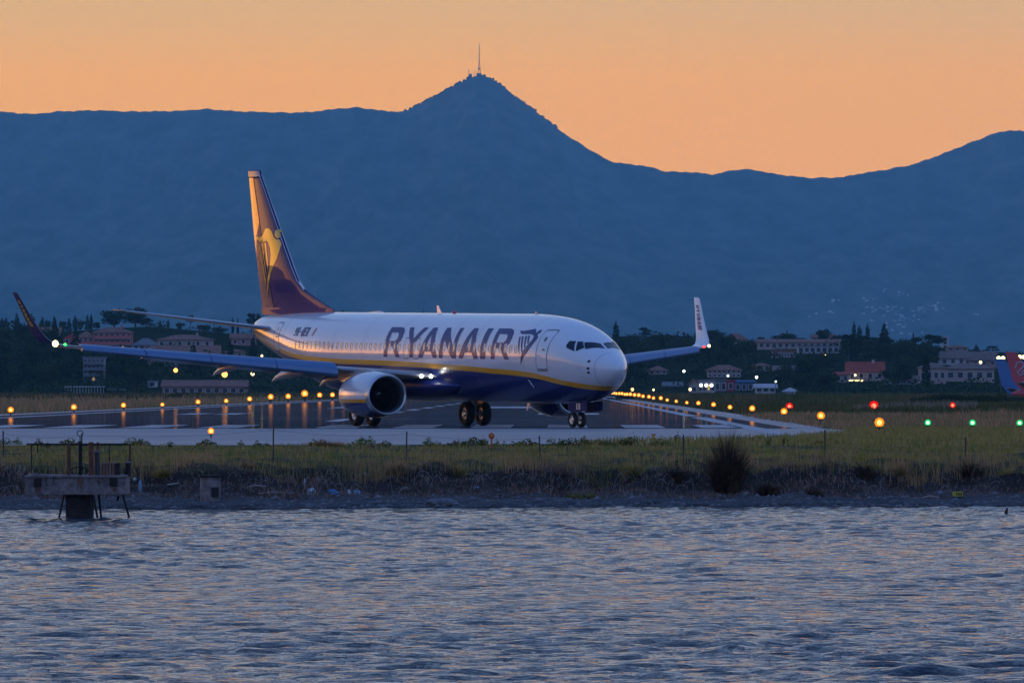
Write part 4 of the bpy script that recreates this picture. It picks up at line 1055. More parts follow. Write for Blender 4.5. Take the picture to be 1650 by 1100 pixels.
M['bank_grass'] = foliage_mat('bank_grass', (.30, .27, .05), (.55, .34, .13), (.20, .22, .04), .9)
M['dry_grass'] = foliage_mat('dry_grass', (.62, .32, .16), (.46, .27, .13), (.24, .20, .08), .25)
M['weed_leaf'] = foliage_mat('weed_leaf', (.10, .15, .03), (.16, .16, .04), (.18, .10, .04), 2.0)
M['scrub_stem'] = foliage_mat('scrub_stem', (.20, .12, .085), (.32, .21, .16), (.09, .055, .045), 3.0)
M['pale_stem'] = foliage_mat('pale_stem', (.30, .25, .23), (.42, .36, .33), (.20, .16, .14), 3.0)
n = 60000
X = rng.uniform(-24, 24, n); d = rng.uniform(0, 1, n) ** .9 * 15.5 + 6.3; Y = shore_y(X) + d
clump = np.sin(X * 1.7 + 1) * np.sin(Y * 1.3) + np.sin(X * 4.1 + Y * 2.7) * .6
h = (.13 + .10 * np.clip(clump, -1, 1.4) + rng.uniform(0, .10, n)) * np.interp(d, [6, 9, 13, 22], [1.25, 1.0, .8, .55]); h = np.maximum(h, .05)
inpad = (X < 10) & (Y > 198.5)
bare = (np.sin(X * .63 + 2.0 * np.sin(Y * .21)) + np.sin(X * 1.9 + Y * .8) * .7 + np.sin(Y * 1.7 + X * .3) * .5) < rng.uniform(-1.9, -.1, n)
keep = ~inpad & ~bare
tag(blades('bank_grass', X[keep], Y[keep], bank_z(X[keep], Y[keep]), h[keep], np.full(keep.sum(), .022), M['bank_grass']), kind='stuff')
# taller stalks at the lip of the bank
n = 9000; X = rng.uniform(-24, 24, n); d = 6.0 + rng.uniform(0, 2.2, n); Y = shore_y(X) + d; m_ = (np.sin(X * 1.1) + np.sin(X * 2.9 + 1)) > rng.uniform(-1.6, 1.2, n)
X, Y = X[m_], Y[m_]; tag(blades('stalks_grass', X, Y, bank_z(X, Y), rng.uniform(.25, .55, len(X)), np.full(len(X), .014), M['dry_grass'], .18), kind='stuff')
# grass to the right, between the bank and the runway shoulder
n = 42000; X = rng.uniform(2, 34, n); Y = rng.uniform(199, 275, n) ; edge = np.interp(Y, [196, 204, 216, 232, 262, 284], [-8, 1.0, 7.2, 10.3, 13.9, 13.2])
m_ = X > edge + rng.uniform(0, .6, n); X, Y = X[m_], Y[m_]
tag(blades('field_grass', X, Y, terrain(X, Y), rng.uniform(.10, .30, len(X)), np.full(len(X), .04), M['bank_grass']), kind='stuff')
# hanging dead roots and stems on the scarp
n = 10500; X = rng.uniform(-22, 22, n); d = rng.uniform(3.6, 6.8, n); Y = shore_y(X) + d
tag(blades('scarp_undergrowth', X, Y, bank_z(X, Y), rng.uniform(.04, .12, n) + .16 * np.clip(np.sin(X * 1.3) * np.sin(X * .47 + 1) + .2, 0, 1), np.full(n, .03), M['scrub_stem'], 1.1), kind='stuff')
mb = MB()
for i in range(230):
    x = rnd.uniform(-19, 19)
    if rnd.random() > (1.0 if -8 < x < 6 else .5): continue
    y = float(shore_y(x)) + rnd.uniform(4.2, 6.4); z = float(bank_z(np.array(x), np.array(y))); hh = rnd.uniform(.2, .55); sx = rnd.choice((-1, 1)) * rnd.uniform(.08, .5)
    pts = [(x + sx * u ** 1.3, y - .15 * u, z + hh * math.sin(min(2.6, u * 2.4)) * (1.0)) for u in (0, .2, .4, .6, .8, 1)]
    mb.tube(pts, .006, 3, caps=False)
tag(mb.build('dead_stems_undergrowth', M['pale_stem']), kind='stuff')

# leafy weeds at the edge of the paving, plants one could pick out
def weed_mesh(name, n, hh, spread, leaf, seed):
    r = random.Random(seed); v = []; f = []
    for i in range(n):
        a = r.uniform(0, 6.28); q = r.uniform(0, 1) ** .6; x, y = math.cos(a) * spread * q, math.sin(a) * spread * q; z = r.uniform(.0, hh) * (1.05 - q * .6)
        s = leaf * r.uniform(.6, 1.3); ax = Vector((r.uniform(-1, 1), r.uniform(-1, 1), r.uniform(-.2, 1))).normalized(); bx = ax.orthogonal().normalized(); k = len(v)
        c = Vector((x, y, z)); v += [c - ax * s, c + bx * s * .45, c + ax * s, c - bx * s * .45]; f.append((k, k + 1, k + 2, k + 3))
    for i in range(7):
        a = r.uniform(0, 6.28); k = len(v); p = Vector((0, 0, -.05)); q = Vector((math.cos(a) * spread * .6, math.sin(a) * spread * .6, hh * r.uniform(.6, 1))); w = Vector((.008, 0, 0))
        v += [p - w, p + w, q]; f.append((k, k + 1, k + 2))
    me = bpy.data.meshes.new(name); me.from_pydata(v, [], f); return me
WM = [weed_mesh('leafy_weed', 90, .34, .16, .045, s) for s in range(4)] + [weed_mesh('leafy_weed', 150, .26, .34, .05, s + 9) for s in range(3)]
for me in WM: me.materials.append(M['weed_leaf'])
wl = [(8, 714), (28, 714), (62, 716), (78, 716), (112, 717), (214, 716), (228, 718), (275, 718), (333, 717), (388, 716), (415, 718), (430, 718), (505, 718), (520, 718), (545, 718), (575, 716), (583, 715), (596, 718), (620, 718), (690, 717), (705, 718), (738, 717), (748, 716), (764, 715), (778, 715), (800, 716), (812, 717), (826, 718), (836, 717), (851, 716), (866, 718), (888, 717), (905, 718), (920, 716), (940, 717), (948, 718), (963, 714), (978, 717), (1000, 715), (1012, 716), (1020, 714), (1034, 713), (1066, 716), (1078, 712), (1092, 711), (1104, 712), (1130, 712), (1212, 712), (1226, 710), (1240, 715), (1262, 712), (1320, 716), (1338, 712)]
for wi, (px, py) in enumerate(sorted(wl)):
    X, Y, Z = at_bank(px, py + 3); Z = float(bank_z(np.array(X), np.array(Y))) if Y < 203 else Z
    o = bpy.data.objects.new('leafy_weed', rnd.choice(WM)); o.location = (X, Y, Z - .02); o.rotation_euler = (0, 0, rnd.uniform(0, 6)); s = rnd.uniform(.6, 1.15); o.scale = (s, s, s); link(o)
    tag(o, 'leafy weed at the near edge of the pavement, %s from the left' % ORD[wi], 'weed', 'leafy weeds along the pavement edge')
# wide low tuft left of the centre
def tuft(name, px, py, r_, hh, n, mt, label, cat, lean=.6, w=.012, upper=False):
    X, Y, Z = at_bank(px, py); o = empty(name, (X, Y, Z)); tag(o, label, cat)
    q = np.sqrt(rng.uniform(0, 1, n)) * r_; a = rng.uniform(0, 6.28, n); xs_, ys_ = q * np.cos(a), q * np.sin(a)
    b = blades('foliage', xs_ * .45, ys_ * .45, np.full(n, -.02), hh * rng.uniform(.30, 1, n) ** .8 * (1 - .5 * (q / r_) ** 2) * (1 + .15 * np.sin(a * 3 + px)), np.full(n, w), mt, .05, o)
    # splay the tips outwards
    me = b.data; co = np.empty(len(me.vertices) * 3, np.float32); me.vertices.foreach_get('co', co); co = co.reshape(-1, 5, 3)
    sp = (np.stack([xs_, ys_], -1) * lean)
    co[:, 2:4, :2] += sp[:, None, :] * .5; co[:, 4, :2] += sp * 1.5; me.vertices.foreach_set('co', co.ravel()); me.update()
    b['kind'] = 'stuff'
    return o
M['dark_bush'] = foliage_mat('dark_bush', (.09, .055, .035), (.045, .03, .022), (.15, .10, .06), 2)
tuft('dry_bush', 1172, 792, .66, 1.95, 1900, M['dark_bush'], 'big dark spiky dry bush on the bank at right', 'bush', .62, .014)
tuft('bush', 1238, 800, .5, .55, 700, M['dark_bush'], 'low dark bush on the beach right of the spiky bush', 'bush', .5, .014)
tuft('grass_tuft', 522, 722, .75, .32, 1500, M['dry_grass'], 'mounded tawny grass tuft at the pavement edge', 'grass tuft', .5, .014)
tuft('grass_tuft', 1312, 801, .35, .35, 500, M['dark_bush'], 'small dark tuft sitting low on the beach at right', 'grass tuft', .5, .014)
for i, (px, py, r_, hh, mt) in enumerate(((262, 768, .34, .42, 'bank_grass'), (398, 757, .3, .4, 'dry_grass'), (640, 762, .42, .5, 'dry_grass'), (735, 768, .5, .55, 'bank_grass'), (905, 770, .4, .5, 'scrub_stem'), (1020, 764, .5, .55, 'bank_grass'), (1090, 772, .35, .45, 'dark_bush'), (1395, 770, .45, .6, 'dark_bush'), (1450, 764, .3, .5, 'dry_grass'), (1565, 768, .5, .6, 'dark_bush'), (1625, 772, .4, .5, 'bank_grass'))):
    tuft('grass_tuft', px, py, r_, hh, 380, M[mt], 'bushy tuft on the lip of the bank, %s from the left' % ORD[i], 'grass tuft', .7, .014)
for px, py, lb in ((950, 802, 'green plant at the foot of the bank in the middle'), (925, 803, 'darker green plant beside the foot of the bank')):
    X, Y, Z = at_bank(px, py); o = bpy.data.objects.new('leafy_weed', WM[5]); o.location = (X, Y, Z - .02); o.scale = (.9, .9, .7); link(o); tag(o, lb, 'weed')

# ================================================================== platform in the water
PX, PY_ = (122 - 825) / F * 162.5, 162.5
def pz(py): return CAMZ + (HOR - py) / F * 162.5
def pxx(px): return (px - 122) / F * 162.5
pl = empty('concrete_platform', (PX, PY_, 0)); tag(pl, 'derelict stained concrete platform with rusty rails standing in the water', 'platform')
mb = MB(); mb.box((0, .9, (pz(768) + pz(797)) / 2), (pxx(202) - pxx(41), 1.8, pz(768) - pz(797))); deck = mb.build('deck', M['old_concrete'], pl)
bv = deck.modifiers.new('b', 'BEVEL'); bv.width = .02; bv.segments = 2
mb = MB(); mb.box((0, .9, pz(769) + .03), (pxx(204) - pxx(40), 1.9, .05)); mb.build('kerb_edge', M['old_concrete'], deck)
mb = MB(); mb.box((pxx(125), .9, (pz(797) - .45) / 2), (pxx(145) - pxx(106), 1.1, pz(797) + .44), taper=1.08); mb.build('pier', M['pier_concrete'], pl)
for a, b, c, d_, yy in ((103, 797, 91, 836, .1), (104, 797, 98, 836, 1.7), (147, 797, 147, 836, .1), (150, 797, 160, 835, .1), (152, 797, 158, 834, 1.7), (197, 797, 211, 831, .3), (190, 800, 188, 806, .3)):
    mb = MB(); mb.tube([(pxx(a), yy, pz(b)), (pxx(c), yy - .05, pz(d_) - .25 if d_ > 810 else pz(d_))], .028, 7); mb.build('leg', M['dark_rust'], pl)
for a, b in ((61, 777), (183, 776)):
    mb = MB(); mb.box((pxx(a), -.04, pz(b)), (.19, .10, .20)); mb.build('rusty_bracket', M['dark_rust'], pl)
M['rust_stain'] = mat('rust_stain', (.13, .05, .035), .9, col2=(.22, .13, .10), vscale=12)
for a, w, h_, y0 in ((129, .16, .38, 772), (61, .14, .20, 786), (185, .12, .18, 786), (160, .05, .2, 773)):
    mb = MB(); t_ = pz(y0); n = 7
    mb.add([(pxx(a) + w * (i / n - .5) * 1.0, -.004, t_ - (0 if j == 0 else h_ * (.5 + .5 * math.sin(i * 2.3 + a)))) for j in (0, 1) for i in range(n + 1)], [(i, i + 1, i + n + 2, i + n + 1) for i in range(n)])
    mb.build('rust_stain', M['rust_stain'], deck)
# rails and posts
def bar(nm, a, b, r, mt, yy=.2, par=None):
    mb = MB(); mb.tube([(pxx(a[0]), yy, pz(a[1])), (pxx(b[0]), yy, pz(b[1]))], r, 7); return mb.build(nm, M[mt], par or pl)
bar('rail', (42, 715.5), (206, 715.5), .022, 'dark_rust'); bar('rail', (42, 717), (206, 717), .014, 'rust', 1.6)
bar('rail_post', (110, 716), (110, 768), .05, 'rust'); bar('rail_post', (146, 712), (146, 768), .065, 'rust'); bar('rail_post', (151, 713), (151, 768), .035, 'rust', 1.6)
bar('rail_post', (43, 716), (43, 768), .016, 'dark_rust', 1.6); bar('rail_post', (53, 716), (53, 730), .014, 'dark_rust', 1.6); bar('rail_post', (205, 716), (205, 768), .030, 'rust', 1.2); bar('rail_post', (74, 717), (74, 722), .012, 'dark_rust'); bar('rail_post', (170, 716), (170, 768), .014, 'dark_rust', 1.6)
bar('standpipe', (154, 728), (155, 768), .075, 'post_metal', .5)
mb = MB(); mb.lathe([(0, .09), (.05, .09), (.06, .02)], 'z', (pxx(154), .5, pz(729)), 12); mb.build('pipe_cap', M['old_concrete'], pl)
mast_ = bar('signal_post', (127, 711), (127, 768), .05, 'dark_rust', .6)
mb = MB(); rr = .072; c = (pxx(126.5), .6, pz(698)); mb.tube([(c[0] + rr * math.cos(t), c[1], c[2] + rr * math.sin(t)) for t in [2 * math.pi * i / 18 for i in range(19)]], .012, 6, caps=False); mb.tube([(c[0], c[1], pz(711)), (c[0], c[1], c[2] - rr)], .014, 6); mb.build('ring', M['fence_wire'], mast_)
mb = MB(); mb.box((pxx(172), 1.0, pz(757)), (pxx(184) - pxx(160), .5, pz(745) - pz(768)), 0); bx = mb.build('cabinet', mat('cabinet_paint', (.28, .17, .13), .8, var=.2, vscale=5), pl)
for i in range(5):
    mb = MB(); mb.box((pxx(162 + i * 5), .742, pz(757)), (.02, .02, .32)); mb.build('slat', M['rust'], bx)
mb = MB(); c = (pxx(126), .5, pz(774)); R_ = .34
mb.tube([(c[0] + R_ * math.cos(t), c[1], c[2] + R_ * math.sin(t)) for t in [2 * math.pi * i / 28 for i in range(29)]], .018, 6, caps=False)
for k in range(8): mb.tube([c, (c[0] + R_ * math.cos(k * .785), c[1], c[2] + R_ * math.sin(k * .785))], .009, 4)
mb.build('valve_wheel', M['dark_rust'], pl)
mb = MB(); mb.box((pxx(187), .9, pz(757)), (.10, .5, .34)); mb.build('side_panel', M['dark_rust'], pl)
bar('bollard', (203, 745), (203, 768), .07, 'dark_rust', .9)
mb = MB(); mb.lathe([(0, .075), (.03, .06), (.04, .01)], 'z', (pxx(203), .9, pz(746)), 10); mb.build('bollard_cap', M['old_concrete'], pl)
mb = MB(); mb.box((pxx(52), .5, pz(764)), (.22, .3, .05), rz=.3); mb.box((pxx(68), .5, pz(764.5)), (.18, .24, .03)); mb.build('rubble', M['old_concrete'], pl)
for px in (74, 86, 158):
    mb = MB(); mb.tube([(pxx(px), -.02, pz(770)), (pxx(px) + .01, -.02, pz(780))], .010, 4); mb.build('hanging_wire', M['dark_rust'], deck)

# stump on the shore
X, Y, Z = (339 - 825) / F * 177.5, 177.5, 0
st_ = empty('concrete_stump', (X, Y, 0)); tag(st_, 'short weathered concrete stump with dark slab cap at the waterline', 'stump')
sz = lambda py: CAMZ + (HOR - py) / F * 177.5
mb = MB(); mb.lathe([(-.4, .28), (sz(795), .285), (sz(790), .29), (sz(768), .27)], 'z', (0, 0, 0), 18, caps=True); mb.build('column', M['old_concrete'], st_)
mb = MB(); mb.box((.0, 0, sz(766.5)), (.62, .6, .06), rz=.1); mb.build('cap', M['dark_rust'], st_)
mb = MB(); mb.box((.14, -.29, sz(792)), (.20, .05, .26)); mb.build('recess_shade', M['black'], st_)  # black block put on the column for the shade in a hollow

# ================================================================== litter and stones on the beach
M['blue_bag'] = mat('blue_bag', (.03, .16, .36), .45); M['white_bag'] = mat('white_bag', (.42, .46, .50), .5); M['pale_bag'] = mat('pale_bag', (.16, .28, .38), .45); M['yellow_crate'] = mat('yellow_crate', (.48, .40, .05), .6)
def lump(nm, px, py, sx, sy, szz, mt, label, cat, seed, rough=.35, group=None):
    X, Y, Z = at_bank(px, py); r = random.Random(seed); mb = MB(); rings = []
    for i in range(8):
        t = math.pi * i / 7; ring = []
        for k in range(12):
            a = 2 * math.pi * k / 12; q = 1 + r.uniform(-rough, rough); ring.append((sx * .5 * math.sin(t) * math.cos(a) * q, sy * .5 * math.sin(t) * math.sin(a) * q, szz * (.45 - .5 * math.cos(t) * q) ))
        rings.append(ring)
    mb.loft(rings, smooth=False, caps=True); o = mb.build(nm, M[mt], None, (X, Y, Z - .02)); tag(o, label, cat, group); return o
lump('plastic_bag', 537, 799, .30, .25, .20, 'blue_bag', 'crumpled bright blue plastic bag on the beach', 'bag', 1)
lump('plastic_bag', 575, 799, .20, .2, .20, 'pale_bag', 'pale blue torn bag right of the bright blue bag', 'bag', 2)
lump('plastic_bag', 502, 797, .24, .2, .20, 'white_bag', 'white plastic bag on the beach near driftwood', 'bag', 3)
lump('plastic_bag', 491, 783, .07, .07, .2, 'white_bag', 'small upright white scrap on the dark bank', 'scrap', 4)
lump('plastic_bag', 563, 800, .10, .1, .22, 'white_bag', 'narrow white scrap between the two blue bags', 'scrap', 14)
lump('plastic_bag', 766, 793, .24, .2, .18, 'pale_bag', 'pale blue bag below the middle of the bank', 'bag', 5)
lump('tarpaulin', 386, 792, .45, .3, .10, 'blue_bag', 'flat blue tarpaulin right of the concrete stump', 'tarpaulin', 6)
lump('plastic_sheet', 350, 784, .3, .2, .25, 'white_bag', 'white sheet caught behind the concrete stump', 'sheet', 16)
lump('bottle', 226, 795, .10, .1, .42, 'pale_bag', 'tall pale plastic bottle upright right of the platform', 'bottle', 7, .1)
lump('bottle', 217, 775, .10, .1, .10, 'white_bag', 'small white bottle end on the bank by platform', 'bottle', 8, .2)
lump('boulder', 712, 816, .95, .5, .26, 'stone', 'dark flat boulder at the waterline in the middle', 'boulder', 9, .12)
lump('boulder', 1302, 806, .22, .2, .12, 'stone', 'pale stone on the beach under the right bank', 'stone', 19, .12)
lump('plastic_bag', 1515, 796, .12, .1, .09, 'pale_bag', 'small pale scrap left of the yellow crate', 'scrap', 20)
X, Y, Z = at_bank(1543, 800); mb = MB(); mb.box((0, 0, .08), (.27, .2, .13), rz=.1); cr = mb.build('crate', M['yellow_crate'], None, (X, Y, Z)); tag(cr, 'small yellow crate lying on the beach at right', 'crate')
for i in range(4):
    mb = MB(); mb.box((-.09 + .06 * i, -.101 - .009 * i * .66, .08), (.03, .006, .08), rz=.1); mb.build('slot', M['black'], cr)
for i, (px, py, ln, lb) in enumerate(((445, 797, .95, 'long pale driftwood log on the beach'), (292, 783, .8, 'bleached branch lying left of the concrete stump'), (415, 786, .6, 'thin driftwood stick above the long log'), (1500, 803, .5, 'short dark driftwood stick at right'))):
    X, Y, Z = at_bank(px, py); mb = MB(); mb.tube([(-ln / 2, 0, .02), (-ln * .1, .03, .06), (ln / 2, -.02, .03)], [.02, .03, .015], 6); o = mb.build('driftwood', M['pale_stem'], None, (X, Y, Z)); o.rotation_euler = (0, 0, .15 * (-1) ** i); tag(o, lb, 'driftwood')
# pebbles: real stones, far past counting
n = 5200; X = rng.uniform(-20, 20, n); d = rng.uniform(-.1, 4.6, n) ** 1.0; Y = shore_y(X) + d; Z = bank_z(X, Y); s = .018 + .10 * rng.uniform(0, 1, n) ** 7
oc = np.array([(1, 0, 0), (-1, 0, 0), (0, 1, 0), (0, -1, 0), (0, 0, .6), (0, 0, -.6)]); of = np.array([(0, 2, 4), (2, 1, 4), (1, 3, 4), (3, 0, 4), (2, 0, 5), (1, 2, 5), (3, 1, 5), (0, 3, 5)])
v = oc[None] * s[:, None, None] * rng.uniform(.6, 1.5, (n, 1, 3)) + np.stack([X, Y, Z], -1)[:, None]; f = of[None] + (np.arange(n) * 6)[:, None, None]
tag(mesh_obj('pebbles_gravel', np_mesh('pebbles', v.reshape(-1, 3), f.reshape(-1, 3)), M['stone']), kind='stuff')
# slim mooring stake in the water, right
X, Y = (1621 - 825) / F * 168, 168.
o = empty('mooring_stake', (X, Y, 0)); tag(o, 'short dark leaning stake poking out of the water at right', 'stake')
mb = MB(); mb.tube([(-.03, 0, -.3), (.0, 0, .05), (.035, 0, .16)], [.05, .045, .02], 7); mb.build('stake', M['dark_rust'], o)

# ================================================================== far grass, bushes
def band(name, px0, px1, y0, y1, n, h0, h1, w, mt, cond=None):
    Y = 1 / rng.uniform(1 / y1, 1 / y0, n); X = (rng.uniform(px0, px1, n) - 825) / F * Y
    if cond is not None:
        k_ = cond(X, Y); X, Y = X[k_], Y[k_]
    h = rng.uniform(h0, h1, len(X)) * (1 + .5 * np.sin(X * .35 + Y * .06) * np.sin(X * .11 + 1))
    tag(blades(name, X, Y, terrain(X, Y), h, np.full(len(X), w), mt, .3), kind='stuff')
left_of = lambda X, Y: X < -38.2 + KX * Y
right_of = lambda X, Y: X > 12.6 + KX * Y
band('dry_grass', -40, 470, 405, 640, 16000, .25, .75, .07, M['dry_grass'], left_of)
band('dry_grass', -40, 640, 640, 1100, 9000, .3, .9, .12, M['dry_grass'], left_of)
M['green_field'] = foliage_mat('green_field', (.06, .085, .026), (.12, .11, .04), (.20, .14, .065), .06)
band('dry_grass', 1000, 1700, 276, 420, 20000, .15, .45, .06, M['dry_grass'], lambda X, Y: (X > 13.6 + KX * Y - 2) & (X > 12.8))
band('field_grass', 1000, 1700, 420, 900, 20000, .25, .6, .10, M['green_field'], right_of)
M['straw'] = foliage_mat('straw', (.36, .30, .22), (.26, .22, .16), (.15, .15, .08), .3)
band('straw_grass', 1375, 1575, 468, 520, 4500, .25, .7, .06, M['straw'])
band('field_grass', -60, 700, 1000, 1450, 8000, .4, 1.1, .25, M['green_field'], left_of)
band('field_grass', 985, 1720, 900, 1500, 12000, .4, 1.0, .22, M['green_field'], right_of)

def leaf_cloud(clumps, n, s, seed, flat=.0):
    """n small quads through a set of ellipsoid clumps (cx,cy,cz,rx,ry,rz)"""
    r = np.random.default_rng(seed); cl = np.array(clumps, float); vol = (cl[:, 3] * cl[:, 4] * cl[:, 5]) ** .67; k = r.choice(len(cl), n, p=vol / vol.sum())
    d = r.normal(0, 1, (n, 3)); d /= np.linalg.norm(d, axis=1)[:, None]; q = r.uniform(.35, 1, n) ** .4
    c = cl[k, :3] + d * cl[k, 3:] * q[:, None]
    a = r.normal(0, 1, (n, 3)); a /= np.linalg.norm(a, axis=1)[:, None]; b = np.cross(a, r.normal(0, 1, (n, 3))); b /= np.linalg.norm(b, axis=1)[:, None]
    ss = (s * r.uniform(.5, 1.3, n))[:, None]
    v = np.stack([c - a * ss, c + b * ss * .7, c + a * ss, c - b * ss * .7], 1).reshape(-1, 3); f = np.arange(n * 4).reshape(-1, 4)
    return v, f
M['leaf_dark'] = foliage_mat('leaf_dark', (.016, .034, .014), (.036, .056, .020), (.065, .080, .030), .35)
M['leaf_pine'] = foliage_mat('leaf_pine', (.014, .030, .014), (.024, .042, .018), (.034, .052, .022), .35)
M['leaf_olive'] = foliage_mat('leaf_olive', (.035, .050, .022), (.055, .068, .030), (.070, .080, .038), .35)
M['bark'] = mat('bark', (.06, .045, .035), .9, var=.3, vscale=4)
def tree_kind(kind, seed):
    """unit tree, 1 m tall, returned as (trunk mesh, crown mesh)"""
    r = random.Random(seed); cl = []; mb = MB()
    if kind == 'cypress':
        for i in range(10):
            z = .10 + .86 * i / 9; w = .105 * math.sin(math.pi * min(1, (z + .12) / 1.12)) ** .6 * (1 if i < 8 else .5) + .01; cl.append((r.uniform(-.01, .01), r.uniform(-.01, .01), z, w, w, .09))
        mb.tube([(0, 0, -.05), (0, 0, .5), (0, 0, .9)], [.022, .016, .004], 6); n, s = 800, .028; mt = 'leaf_pine'
    elif kind == 'umbrella':
        for i in range(26):
            a = r.uniform(0, 6.28); q = math.sqrt(r.uniform(0, 1)) * .44; z = .80 - .22 * (q / .44) ** 2 + r.uniform(-.05, .05); cl.append((math.cos(a) * q, math.sin(a) * q, z, .13, .13, .10))
        mb.tube([(0, 0, -.05), (.01, 0, .3), (0, .01, .55)], [.035, .028, .022], 8)
        for i in range(8):
            a = i * .785 + r.uniform(-.2, .2); mb.tube([(0, 0, .38 + .02 * (i % 3)), (math.cos(a) * .15, math.sin(a) * .15, .55), (math.cos(a) * .32, math.sin(a) * .32, .68)], [.016, .011, .004], 5)
        n, s = 1700, .028; mt = 'leaf_pine'
    elif kind == 'conifer':
        for i in range(12):
            z = .12 + .84 * i / 11; w = .27 * (1 - z) ** .8 + .02; a = r.uniform(0, 6.28); cl.append((math.cos(a) * w * .15, math.sin(a) * w * .15, z, w, w, .065))
        mb.tube([(0, 0, -.05), (0, 0, .5), (0, 0, .95)], [.028, .018, .004], 6); n, s = 900, .034; mt = 'leaf_pine'
    elif kind == 'pine':       # open crown with separate tufts
        for i in range(13):
            z = .45 + .5 * r.random(); q = .28 * (1.15 - z) + .05; a = r.uniform(0, 6.28); cl.append((math.cos(a) * q, math.sin(a) * q, z, .12, .12, .07))
        mb.tube([(0, 0, -.05), (.02, 0, .5), (0, .01, .95)], [.03, .02, .006], 6)
        for c in cl: mb.tube([(0, 0, c[2] - .1), c[:3]], [.010, .004], 4)
        n, s = 900, .032; mt = 'leaf_pine'
    else:                      # broad round crown
        for i in range(17):
            a = r.uniform(0, 6.28); q = .30 * math.sqrt(r.random()); z = .55 + .30 * math.cos(q * 4.2) * r.uniform(-.5, 1); cl.append((math.cos(a) * q * 1.3, math.sin(a) * q * 1.3, z, .19 * r.uniform(.7, 1.1), .19, .15 * r.uniform(.8, 1.1)))
        for i in range(8): cl.append((r.uniform(-.3, .3), r.uniform(-.3, .3), r.uniform(.22, .45), .17, .17, .16))
        mb.tube([(0, 0, -.05), (.01, 0, .25), (0, .01, .5)], [.04, .03, .02], 7)
        for i in range(5):
            a = i * 1.26; mb.tube([(0, 0, .28), (math.cos(a) * .16, math.sin(a) * .16, .5), (math.cos(a) * .24, math.sin(a) * .24, .66)], [.02, .014, .005], 5)
        n, s = 1700, .042; mt = 'leaf_dark' if seed % 2 else 'leaf_olive'
    v, f = leaf_cloud(cl, n, s, seed); cm = np_mesh('crown', v, f); cm.materials.append(M[mt])
    tm = bpy.data.meshes.new('trunk'); tm.from_pydata(mb.v, [], mb.f); tm.materials.append(M['bark'])
    return tm, cm
TK = {k: [tree_kind(k, s) for s in range(3)] for k in ('cypress', 'umbrella', 'conifer', 'pine', 'round')}
def tree(kind, px, py_top, label=None, group=None, width=None, Y=None, py_base=None, v=None, name=None):
    """tree whose top shows at (px, py_top)"""
    if py_base is not None: X, Y, Z = hit(px, py_base)
    else:
        Y = Y or 2350.; X = (px - 825) / F * Y; Z = float(terrain(X, Y))
    ht = CAMZ + (HOR - py_top) / F * Y - Z; ht = max(ht, 2.5)
    unit = {'cypress': .22, 'umbrella': 1.0, 'conifer': .56, 'pine': .6, 'round': 1.05}[kind]
    sx = (width / F * Y) / unit if width else ht
    o = empty(name or {'cypress': 'cypress_tree', 'umbrella': 'umbrella_pine', 'conifer': 'conifer_tree', 'pine': 'pine_tree', 'round': 'round_tree'}[kind], (X, Y, Z - .2), rnd.uniform(0, 6.28)); o.scale = (sx, sx, ht)
    tm, cm = TK[kind][v if v is not None else rnd.randrange(3)]
    link(bpy.data.objects.new('trunk', tm), o); link(bpy.data.objects.new('crown', cm), o)
    tag(o, label, 'tree', group); return o
G1 = 'trees along the left skyline'
sk = [(3, 512, 'cypress', 10), (10, 510, 'conifer', 12), (27, 503, 'conifer', 15), (51, 505, 'cypress', 12), (68, 509, 'conifer', 13), (77, 512, 'round', 12), (87, 508, 'conifer', 13), (100, 513, 'round', 16), (111, 511, 'conifer', 13), (121, 508, 'cypress', 9), (130, 511, 'round', 14), (141, 506, 'conifer', 12), (147, 505, 'cypress', 6), (156, 516, 'round', 14)]
for i, (px, py, k, w) in enumerate(sk):
    tree(k, px, py, '%s dark %s on the left skyline, %s tree from the left edge' % ({'cypress': 'narrow', 'conifer': 'pointed', 'round': 'rounded'}[k], {'cypress': 'cypress', 'conifer': 'conifer', 'round': 'tree'}[k], ORD[i]), G1, w)
for px, py, k, w, lb in ((184, 493, 'round', 50, 'big domed pine left of the tailplane tip, left one of the pair'), (218, 490, 'round', 46, 'taller domed pine behind the tailplane, right one of the pair'), (236, 508, 'round', 26, 'rounded tree beside the tall domed pine'), (258, 515, 'conifer', 10, 'small pointed conifer under the tailplane, left of two'),
    (271, 514, 'cypress', 5, 'small slim cypress under the tailplane, right of two'), (290, 516, 'round', 16, 'low rounded tree under the middle of the tailplane'), (307, 503, 'umbrella', 14, 'small mop-headed pine above the tailplane'), (375, 510, 'cypress', 5, 'thin cypress just above the tailplane root'), (383, 512, 'cypress', 5, 'shorter thin cypress nearest the tail'),
    (405, 503, 'pine', 18, 'ragged pine behind the jet tail'), (414, 498, 'round', 16, 'dark tree just behind the base of tail fin'), (330, 520, 'round', 30, 'broad dark tree below the tailplane middle'), (355, 524, 'round', 28, 'broad dark tree below the tailplane root'),
    (560, 494, 'round', 42, 'low domed tree above the rear fuselage'), (682, 498, 'conifer', 9, 'small tree top peeping over the middle fuselage'), (622, 501, 'conifer', 5, 'tiny tree tip peeping over the fuselage')):
    tree(k, px, py, lb, None, w)
